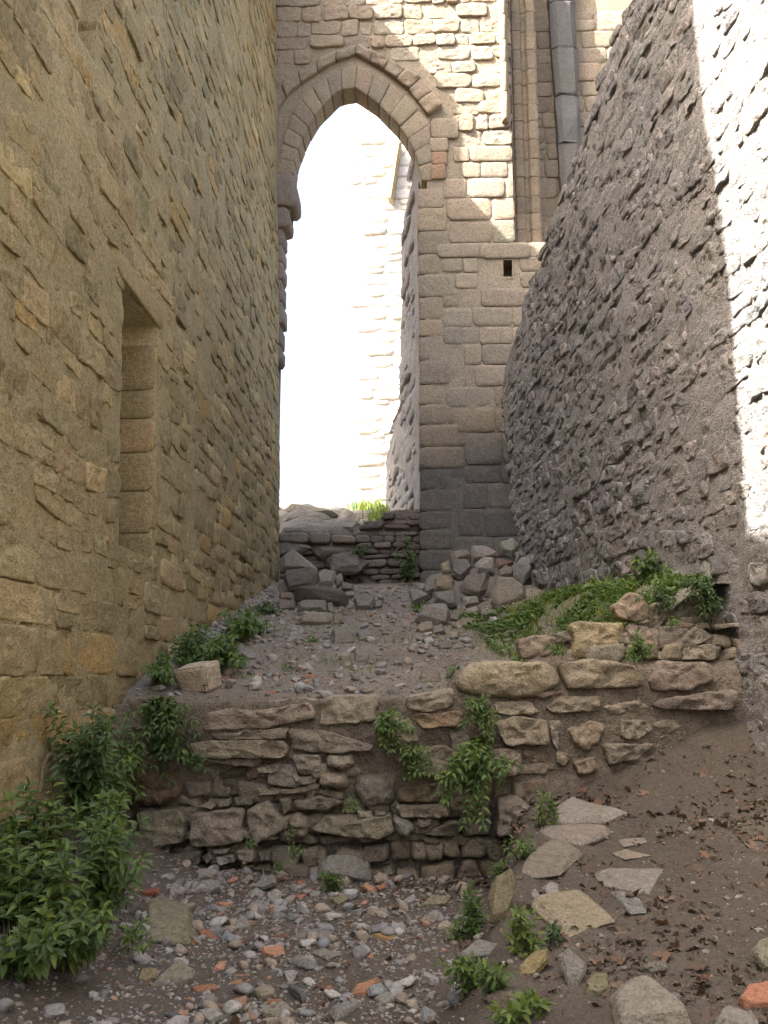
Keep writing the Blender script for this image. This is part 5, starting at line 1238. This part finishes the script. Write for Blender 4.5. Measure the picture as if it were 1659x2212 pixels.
for i in range(min(150, len(X))):
    s = rr.uniform(.03, .065)
    o = add('fallen_leaf', LM[int(rr.integers(10))], None, (X[i], Y[i], float(near_z(X[i], Y[i])) + .012)); o.scale = (s,) * 3
    o.rotation_euler = (rr.normal(0, .35), rr.normal(0, .35), rr.uniform(0, 6.28)); tag(o, ('large' if s > .047 else 'small') + ' curled brown dead leaf ' + ('against the foot of the grey rubble wall' if X[i] > 2.1 else 'on the gravel floor' if X[i] < .2 else 'below the terrace wall at the head of the path' if Y[i] > 6.9 else 'midway along the sloping path' if Y[i] > 5.2 else 'on the near end of the sloping path'), 'leaf', 'dead leaves on the path')
bag = Bag()
X, Y = leafspots(8000, -1.2, 2.9, 3.4, 7.95, lambda x, y: dleaf(x, y))
for i in range(len(X)):
    v, f = LL[int(rr.integers(10))]; s = rr.uniform(.006, .03) if rr.random() < .9 else rr.uniform(.03, .05)
    Rm = np.array(Matrix.Rotation(rr.uniform(0, 6.28), 3, 'Z') @ Matrix.Rotation(rr.normal(0, .5), 3, 'X') @ Matrix.Rotation(rr.normal(0, .5), 3, 'Y'))
    bag.add(v[:16] * s @ Rm.T + np.array([X[i], Y[i], float(near_z(X[i], Y[i])) + .006]), f[:14], tint_of(rr, [(1, 1, 1), (1.25, 1.2, 1.15), (.65, .62, .6), (.9, .8, .7), (.5, .48, .46)], .1))
V, Fc, T = bag.get(); tag(add('leaf_litter', mesh_data('leaf_litter', V, Fc, M['dry'], T)), 'brown crumbled leaf litter over the sloping path', 'leaves', kind='stuff')
def tube(pts, rad, n=5):
    pts = np.asarray(pts, float); V = []; m = len(pts)
    rad = np.broadcast_to(np.asarray(rad, float), (m,))
    for i in range(m):
        t = pts[min(i + 1, m - 1)] - pts[max(i - 1, 0)]; t /= np.linalg.norm(t) + 1e-9
        a = np.cross(t, [0.31, .2, .93]); a /= np.linalg.norm(a) + 1e-9; b = np.cross(t, a)
        for k in range(n):
            th = 2 * math.pi * k / n; V.append(pts[i] + rad[i] * (a * math.cos(th) + b * math.sin(th)))
    Fc = [(i * n + k, i * n + (k + 1) % n, (i + 1) * n + (k + 1) % n, (i + 1) * n + k) for i in range(m - 1) for k in range(n)]
    return V, Fc
tw = [ground_hit(x, y, near_z) + np.array([0, 0, .02]) for x, y in cE([(556, 258), (600, 255), (640, 246), (690, 250), (722, 248)])]
twig = empty('twig', tw[0], 'forked dry twig on the gravel at the terrace foot', 'twig')
V, Fc = tube(tw, [.012, .014, .016, .012, .008]); part('branch', V, Fc, M['twig'], twig)
V, Fc = tube([tw[2], ground_hit(*cE([(662, 270)])[0], near_z) + (0, 0, .03), ground_hit(*cE([(662, 305)])[0], near_z) + (0, 0, .01)], [.012, .01, .006]); part('branch', V, Fc, M['twig'], twig)

# ================================================================== PLANTS
def leaf_mesh(rr, ratio=.36, droop=.22, serr=.0, mat='leaf', tint=(1, 1, 1)):
    n = 6; V = []
    for i in range(n + 1):
        t = i / n; w = ratio * (math.sin(math.pi * min(1, t ** .75)) ** .85 if 0 < t < 1 else 0.012) * (1 + serr * (i % 2) * .3)
        z = -droop * t * t; f = w * .35
        V += [(-w * .5 * 1.0, t, z + f), (0, t, z), (w * .5, t, z + f)]
    Fc = []
    for i in range(n):
        a = i * 3; Fc += [(a, a + 1, a + 4, a + 3), (a + 1, a + 2, a + 5, a + 4)]
    return mesh_data('leaf', np.array(V), Fc, M[mat], tint)
LEAF = {}
for kind, (ra, dr, mt) in {'weed': (.46, .34, 'leaf'), 'dark': (.40, .3, 'leafdark'), 'pale': (.42, .25, 'leafpale'), 'broad': (.55, .3, 'leaf')}.items():
    LEAF[kind] = [leaf_mesh(rr, ra * rr.uniform(.85, 1.15), dr * rr.uniform(.5, 1.5), rr.uniform(0, .6), mt, tint_of(rr, [(1, 1, 1), (1.25, 1.15, .9), (.75, .82, .85), (1.1, 1, .7)], .2)) for _ in range(5)]
LEAFV = {}
def leaf_arrays(me):
    if me.name not in LEAFV:
        LEAFV[me.name] = (np.array([v.co[:] for v in me.vertices]), [tuple(p.vertices) for p in me.polygons])
    return LEAFV[me.name]
def put_leaf(kind, base, d, up, s, parent, rr, bag=None, stem=None):
    d = d / (np.linalg.norm(d) + 1e-9); x = np.cross(d, up); nx = np.linalg.norm(x)
    x = x / nx if nx > 1e-3 else np.array([1., 0, 0]); z = np.cross(x, d)
    if bag is not None:
        V, Fc = leaf_arrays(LEAF[kind][int(rr.integers(5))])
        bag.add(base + (V[:, :1] * x + V[:, 1:2] * d + V[:, 2:] * z) * s, Fc, tint_of(rr, [(1, 1, 1), (1.2, 1.15, 1), (.8, .85, .9)], .15)); return
    L = np.array(parent.location)
    o = bpy.data.objects.new('leaf', LEAF[kind][int(rr.integers(5))]); COL.objects.link(o); o.parent = stem or parent
    p = base - L
    o.matrix_local = Matrix(((x[0] * s, d[0] * s, z[0] * s, p[0]), (x[1] * s, d[1] * s, z[1] * s, p[1]), (x[2] * s, d[2] * s, z[2] * s, p[2]), (0, 0, 0, 1)))
nleaf = [0]
def weed(label, base, ends, leaf, kind='weed', seed=0, arch=.15, t0=.25, spacing=.5, cat='plant', group=None, name='weed', sag=0.0, face=.45, rad=.004):
    """Stems from around `base` to each end point, leaves in opposite pairs along them and a rosette at the tip."""
    q = np.random.default_rng(seed + 500)
    root = empty(name, base, label, cat, group)
    bag = Bag(); single = leaf * F / max(3, base[1]) > 21; cnt = 0
    for E in ends:
        E = np.asarray(E, float); B = np.asarray(base) + q.normal(0, .025, 3) * np.array([1.5, 1, .3])
        Ln = np.linalg.norm(E - B)
        if Ln < .02: continue
        Mid = (B + E) / 2 + np.array([q.normal(0, .04), q.normal(0, .04), arch]) * Ln
        ts = np.linspace(0, 1, 7)[:, None]; C_ = (1 - ts) ** 2 * B + 2 * ts * (1 - ts) * Mid + ts ** 2 * E
        V, Fc = tube(C_, np.linspace(rad, rad * .4, 7), 4); stem = part('stem', V, Fc, M['stem'], root)
        nn = max(1, int(Ln * (1 - t0) / (leaf * spacing))); a0 = q.uniform(0, 3)
        for k in range(nn + 1):
            t = t0 + (1 - t0) * (k / max(1, nn)); P = (1 - t) ** 2 * B + 2 * t * (1 - t) * Mid + t ** 2 * E
            T = 2 * (1 - t) * (Mid - B) + 2 * t * (E - Mid); T /= np.linalg.norm(T) + 1e-9
            s1 = np.cross(T, [.1, -.3, 1]); s1 /= np.linalg.norm(s1) + 1e-9; s2 = np.cross(T, s1)
            tip = k == nn
            for side in (range(4) if tip else range(2)):
                an = a0 + k * 1.45 + side * (math.pi / 2 if tip else math.pi) + q.normal(0, .25)
                dd = s1 * math.cos(an) + s2 * math.sin(an)
                dd = dd * (.75 if tip else .9) + T * (.75 if tip else .35) + np.array([0, -.12, -sag + .05])
                up = np.array([q.normal(0, .3), -face + q.normal(0, .2), 1.0])
                put_leaf(kind, P + dd * .01, dd, up, leaf * (q.uniform(.5, .8) if tip else q.uniform(.75, 1.15) * (1.05 - .3 * t)), root, q, None if single and cnt < 300 else bag, stem); cnt += 1; nleaf[0] += 1
    if bag.n:
        V, Fc, T = bag.get(); part('foliage', V, Fc, M[LEAF[kind][0].materials[0]['key']] if False else LEAF[kind][0].materials[0], root, T, kind='stuff')
    return root
def ell(cx, cy, rx, ry, Y, n, seed, dy=.25, power=.6):
    q = np.random.default_rng(seed); out = []
    for i in range(n):
        a = q.uniform(0, 2 * math.pi); m = q.random() ** power
        out.append(hity(cx + rx * m * math.cos(a), cy + ry * m * math.sin(a), Y - q.uniform(0, dy)))
    return out
W = weed
def gb(x, y, fz=near_z): return ground_hit(x, y, fz)
# big weeds at the foot of the left wall
grpL = 'tall green weeds at the foot of the left wall'
for k, (bx, by, cx, cy, rx, ry, Y, n, lf, lab) in enumerate([
    (30, 2080, 30, 1810, 75, 95, 5.75, 19, .098, 'tall weed at the left picture edge, high in the clump under the sandstone wall'),
    (110, 2060, 90, 1900, 100, 85, 5.40, 22, .098, 'bushiest weed in the middle of the green clump by the sandstone wall'),
    (215, 2010, 235, 1850, 85, 85, 5.75, 22, .09, 'leafy weed on the gravel side of the green clump'),
    (50, 2120, 60, 2030, 90, 80, 4.95, 17, .095, 'low weed at the bottom of the green clump'),
    (150, 2100, 160, 1990, 75, 70, 5.2, 17, .09, 'drooping weed at the lower gravel side of the green clump'),
    (215, 1960, 245, 1770, 60, 65, 6.2, 18, .088, 'weed rising at the top right of the green clump'),
    (100, 2010, 110, 1760, 90, 75, 5.95, 17, .095, 'weed rising at the top of the green clump')]):
    W(lab, gb(bx, by), ell(cx, cy, rx, ry, Y, n, 40 + k, .35), lf, 'weed', k, .12, .3, .5, group=grpL, sag=.12)
W('tall dark-leaved plant climbing the sandstone wall above the green clump', hity(190, 1800, 6.9), ell(165, 1580, 72, 125, 6.6, 22, 60, .25), .1, 'dark', 60, .1, .25, .55, sag=.25)
W('spindly plant between the sandstone wall and the end of the terrace wall', hity(235, 1760, 7.2), ell(235, 1650, 50, 100, 7.0, 12, 61, .2), .1, 'weed', 61, .1, .25, .55, sag=.2)
W('small weed sprig at the edge of the left clump over the gravel', gb(245, 2065), ell(325, 2010, 30, 35, 5.5, 3, 62, .1), .07, 'weed', 62, .1, .4, .6)
# plants growing out of the terrace wall
W('dark green plant hanging over the left end of the terrace wall', hity(340, 1520, 7.95), ell(365, 1560, 80, 65, 7.85, 20, 63, .25), .085, 'dark', 63, .12, .15, .5, sag=.2)
W('trailing plant lower at the left end of the terrace wall', hity(330, 1590, 7.93), ell(390, 1645, 60, 50, 7.85, 12, 64, .2), .075, 'dark', 64, .05, .2, .5, sag=.25)
W('leafy plant filling the corner between the sandstone wall and the terrace wall', hity(275, 1640, 7.9), ell(270, 1640, 55, 90, 7.75, 14, 65, .2), .085, 'weed', 65, .08, .2, .55, sag=.2)
W('trailing plant in the middle of the terrace wall', hity(830, 1560, 7.92), ell(850, 1600, 50, 65, 7.85, 14, 66, .2), .07, 'weed', 66, .08, .1, .5, sag=.25)
W('small-leaved plant spreading over the middle stones of the terrace wall', hity(880, 1620, 7.92), ell(905, 1650, 65, 34, 7.85, 14, 67, .2), .06, 'weed', 67, .08, .1, .5, sag=.2)
W('upper part of the tall plant under the coping of the terrace wall', hity(1035, 1520, 7.9), ell(1040, 1560, 45, 65, 7.82, 14, 68, .2), .065, 'weed', 68, .05, .1, .5, sag=.2)
W('big leafy plant hanging down the right half of the terrace wall', hity(1035, 1600, 7.9), ell(1022, 1700, 75, 95, 7.7, 26, 69, .35), .085, 'weed', 69, .08, .1, .5, sag=.25)
W('green sprays reaching right from the hanging plant on the terrace wall', hity(1060, 1640, 7.85), ell(1090, 1660, 38, 30, 7.7, 5, 70, .15), .075, 'weed', 70, .1, .3, .55)
for k, (x, y, n, s, lab) in enumerate([(635, 1845, 3, .06, 'seedling under the square grey stones of the terrace wall'), (622, 1812, 2, .05, 'tiny sprig between two stones at the terrace wall foot'), (757, 1745, 5, .055, 'small weed tuft in the terrace wall beside the dark boulder'),
                                      (605, 1878, 3, .05, 'seedling beside the dry twig'), (540, 1828, 2, .045, 'tiny sprig below the square stone')]):
    b = hity(x, y + 6, 7.85); W(lab, b, ell(x, y - 6, 18, 14, 7.75, n, 75 + k, .1), s, 'weed', 75 + k, .1, .5, .7)
W('round bushy weed on the upper coping at the right of the terrace wall', hity(1378, 1425, 7.85), ell(1378, 1400, 36, 34, 7.8, 16, 84, .2), .045, 'weed', 84, .1, .2, .5)
W('weed tuft left of the yellowish block on the coping', hity(1203, 1410, 7.95), ell(1200, 1396, 22, 18, 7.95, 8, 85, .15), .045, 'weed', 85, .1, .2, .5)
W('little sprig on the upper tier of the terrace wall', hity(1450, 1340, 7.9), ell(1455, 1345, 14, 14, 7.85, 3, 86, .1), .05, 'weed', 86, .1, .3, .6)
# creeper over the upper tier by the right wall
for k, (cx, cy, rx, ry, n, lab) in enumerate([(1430, 1290, 50, 28, 13, 'dark creeper draped over the topmost tier stones'), (1500, 1270, 50, 32, 14, 'dark creeper cushion against the grey rubble wall'), (1540, 1310, 38, 28, 10, 'creeper end hanging in the corner by the grey rubble wall')]):
    W(lab, hity(cx, cy - 10, 8.15), ell(cx, cy, rx, ry, 8.1, n, 88 + k, .25), .06, 'dark', 88 + k, .15, .1, .5, sag=.15, name='creeper')
# weeds along the left wall on the terrace
grpT = 'weeds along the left wall on the terrace'
for k, (bx, by, cx, cy, rx, ry, Y, n, s, lab) in enumerate([(355, 1475, 350, 1445, 30, 25, 8.7, 8, .06, 'lowest weed behind the pale squared block by the left wall'), (420, 1440, 420, 1395, 45, 38, 9.6, 15, .07, 'broad weed clump behind the pale squared block'),
        (480, 1440, 485, 1410, 42, 32, 9.4, 14, .07, 'weed clump on the gravel side behind the pale squared block'), (510, 1390, 515, 1345, 42, 32, 11.3, 15, .085, 'taller weed clump against the left wall in the middle of the terrace'),
        (555, 1370, 550, 1350, 28, 22, 11.8, 8, .075, 'small weed in front of the stone pile by the left wall'), (572, 1335, 570, 1322, 28, 14, 13.8, 8, .09, 'greyish weed at the far end of the left wall')]):
    W(lab, hity(bx, by, Y + .1), ell(cx, cy, rx * 1.25, ry * 1.25, Y, int(n * 1.7), 95 + k, .6), s * 1.2, 'broad' if k < 5 else 'dark', 95 + k, .1, .2, .5, group=grpT)
# path-side weeds
grpP = 'weeds along the edge of the sloping path'
for k, (bx, by, cx, cy, rx, ry, n, s, kd, lab) in enumerate([(1178, 1790, 1178, 1735, 18, 42, 6, .06, 'pale', 'upright pale weed at the head of the path'), (1130, 1855, 1128, 1828, 38, 18, 8, .05, 'weed', 'weed tuft under the long step stone'),
        (1080, 1905, 1080, 1872, 34, 22, 8, .05, 'weed', 'weed tuft above the upright mossy stone'), (1020, 2030, 1020, 1960, 26, 50, 10, .06, 'weed', 'tall weed left of the upright mossy stone'),
        (1000, 2030, 995, 2010, 34, 22, 5, .06, 'pale', 'fresh weed low on the bank by the gravel'), (1130, 2050, 1130, 1995, 32, 30, 9, .06, 'pale', 'bright weed right of the upright mossy stone'),
        (1135, 2060, 1130, 2045, 34, 22, 6, .06, 'pale', 'bright weed above the lichened stone'), (1010, 2140, 1000, 2090, 50, 25, 11, .055, 'weed', 'dense weed on the bank above the bottom edge'),
        (1070, 2150, 1060, 2110, 40, 24, 9, .055, 'weed', 'dense weed in front of the lichened stone'), (1110, 2212, 1085, 2185, 55, 22, 7, .075, 'pale', 'large-leaved bright weed at the bottom edge of the bank'),
        (1160, 2190, 1150, 2165, 28, 18, 5, .07, 'pale', 'bright sprig by the fallen leaf at the bottom edge'), (725, 1925, 718, 1898, 28, 22, 9, .05, 'weed', 'small weed growing in front of the large smooth boulder'),
        (1195, 2035, 1195, 2010, 16, 20, 4, .045, 'dark', 'dark sprig under the pitted path step')]):
    b = gb(bx, by); W(lab, b, ell(cx, cy, rx, ry, b[1], n, 110 + k, .12), s, kd, 110 + k, .15, .15, .5, group=grpP)
# weeds among the rubble and the grass bank
for k, (cx, cy, rx, ry, Y, n, s, kd, lab) in enumerate([(910, 1395, 34, 20, 12.0, 9, .09, 'dark', 'dark weed beside the tan stone below the rubble heap'), (905, 1313, 22, 10, 13.9, 6, .1, 'weed', 'weed between the foot stones of the rubble heap'),
        (1300, 1265, 22, 18, 11.2, 5, .16, 'pale', 'broad-leaved weed on the grass bank'), (1400, 1225, 35, 28, 9.7, 12, .11, 'weed', 'leafy weed against the grey rubble wall on the bank'), (1440, 1245, 40, 18, 9.2, 9, .09, 'weed', 'low leafy weed at the top of the bank'),
        (1345, 1262, 35, 14, 10.3, 9, .08, 'weed', 'weed patch half way up the grass bank'), (1180, 1335, 30, 14, 12.2, 9, .1, 'weed', 'weed patch low on the grass bank near the rubble heap'), (1240, 1310, 32, 14, 11.6, 9, .1, 'broad', 'broad-leaved patch on the lower half of the grass bank'), (1145, 1375, 28, 12, 10.8, 8, .08, 'weed', 'weed patch at the lower edge of the grass bank'), (1060, 1385, 34, 12, 11.2, 8, .08, 'dark', 'dark weed patch where the grass meets the gravel'), (985, 1450, 26, 14, 9.0, 6, .06, 'weed', 'weed tuft behind the coping on the terrace'), (878, 1210, 22, 50, 17.6, 14, .12, 'dark', 'dark ivy in the corner between the step wall and the pier'),
        (775, 1185, 30, 12, 18.2, 7, .1, 'dark', 'weed on the cap slabs of the step wall'), (675, 1385, 18, 10, 11.2, 5, .06, 'weed', 'tiny weed on the terrace gravel'), (625, 1445, 26, 9, 9.6, 7, .045, 'weed', 'flat weed mat on the terrace gravel')]):
    b = hity(cx, cy + ry, Y + .05); W(lab, b, ell(cx, cy, rx, ry, Y, n, 130 + k, .25), s, kd, 130 + k, .15, .1, .5)
print('leaves', nleaf[0], 'objects', len(bpy.data.objects))

# ---- grass
def grass(name, label, X, Y, Z, hr, mat, wid=.006, lean=.5):
    bag = Bag()
    for x, y, z in zip(X, Y, Z):
        h = rr.uniform(*hr); a = rr.uniform(0, 6.28); b = rr.uniform(0, 6.28); l_ = rr.uniform(.1, lean) * h; w = wid * rr.uniform(.7, 1.4)
        d = np.array([math.cos(a), math.sin(a), 0]); s = np.array([math.cos(b), math.sin(b), 0]) * w; p = np.array([x, y, z - .01])
        m = p + d * l_ * .3 + (0, 0, h * .55); t = p + d * l_ + (0, 0, h)
        bag.add(np.array([p - s, p + s, m + s * .8, m - s * .8, t]), [(0, 1, 2, 3), (3, 2, 4)], tint_of(rr, [(1, 1, 1), (1.25, 1.1, .8), (.75, .85, .85), (1.9, 1.35, .8)], .2))
    V, Fc, T = bag.get(); return tag(add(name, mesh_data(name, V, Fc, M[mat], T)), label, 'grass', kind='stuff')
n = 24000
X = rr.uniform(.2, 2.7, n); Y = rr.uniform(8.5, 13.6, n); d = xr_of(Y) - X
dens = sstep(1.75, 1.1, d) * sstep(-.02, .06, d) * sstep(13.5, 12.6, Y) * (.25 + .75 * sstep(-.1, .25, fbm(P3(X * 2.3, Y * 2.3), 3, 141)))
k = rr.random(n) < dens; X, Y = X[k], Y[k]
grass('grass', 'green grass on the bank under the grey rubble wall', X, Y, ter_z(X, Y), (.02, .14), 'grass', .005, 1.1)
bag = Bag(); n = 9000
X = rr.uniform(.2, 2.7, n); Y = rr.uniform(8.4, 13.4, n); d = xr_of(Y) - X
k = rr.random(n) < sstep(1.7, 1.0, d) * sstep(-.02, .06, d) * sstep(-.15, .25, fbm(P3(X * 2.1 + 5, Y * 2.1), 3, 144)); X, Y = X[k], Y[k]; Z = ter_z(X, Y)
for x, y, z in zip(X, Y, Z):
    for _ in range(3):
        a = rr.uniform(0, 6.28); dd = np.array([math.cos(a), math.sin(a), rr.uniform(.2, 1.2)]); kd = 'weed' if rr.random() < .6 else 'pale'
        put_leaf('weed', np.array([x, y, z + rr.uniform(0, .06)]), dd, np.array([0, -.3, 1.0]), rr.uniform(.035, .1), None, rr, bag)
V, Fc, T = bag.get(); tag(add('ground_cover', mesh_data('ground_cover', V, Fc, M['leaf'], T)), 'low leafy weeds mixed into the grass of the bank', 'weeds', kind='stuff')
n = 5000; X = rr.uniform(-2.4, 1.2, n); Y = rr.uniform(8.6, 13, n)
k = rr.random(n) < .8 * sstep(.12, .3, fbm(P3(X * 1.6, Y * 1.6), 3, 142)); X, Y = X[k], Y[k]
grass('grass', 'thin grass sprouting between the terrace stones', X, Y, ter_z(X, Y), (.02, .07), 'grass', .004)
n = 1100; X = rr.normal(-1.25, .26, n); Y = rr.uniform(25, 28.5, n)
grass('grass', 'bright sunlit grass tuft on the rock platform beyond the arch', X, Y, plat_z(X, Y), (.1, .4), 'leafpale', .018)
n = 2500; X = rr.normal(-.55, .3, n); Y = rr.uniform(20, 24, n)
grass('grass', 'shaded grass at the foot of the wall beyond the arch', X, Y, plat_z(X, Y), (.1, .35), 'grass', .015)
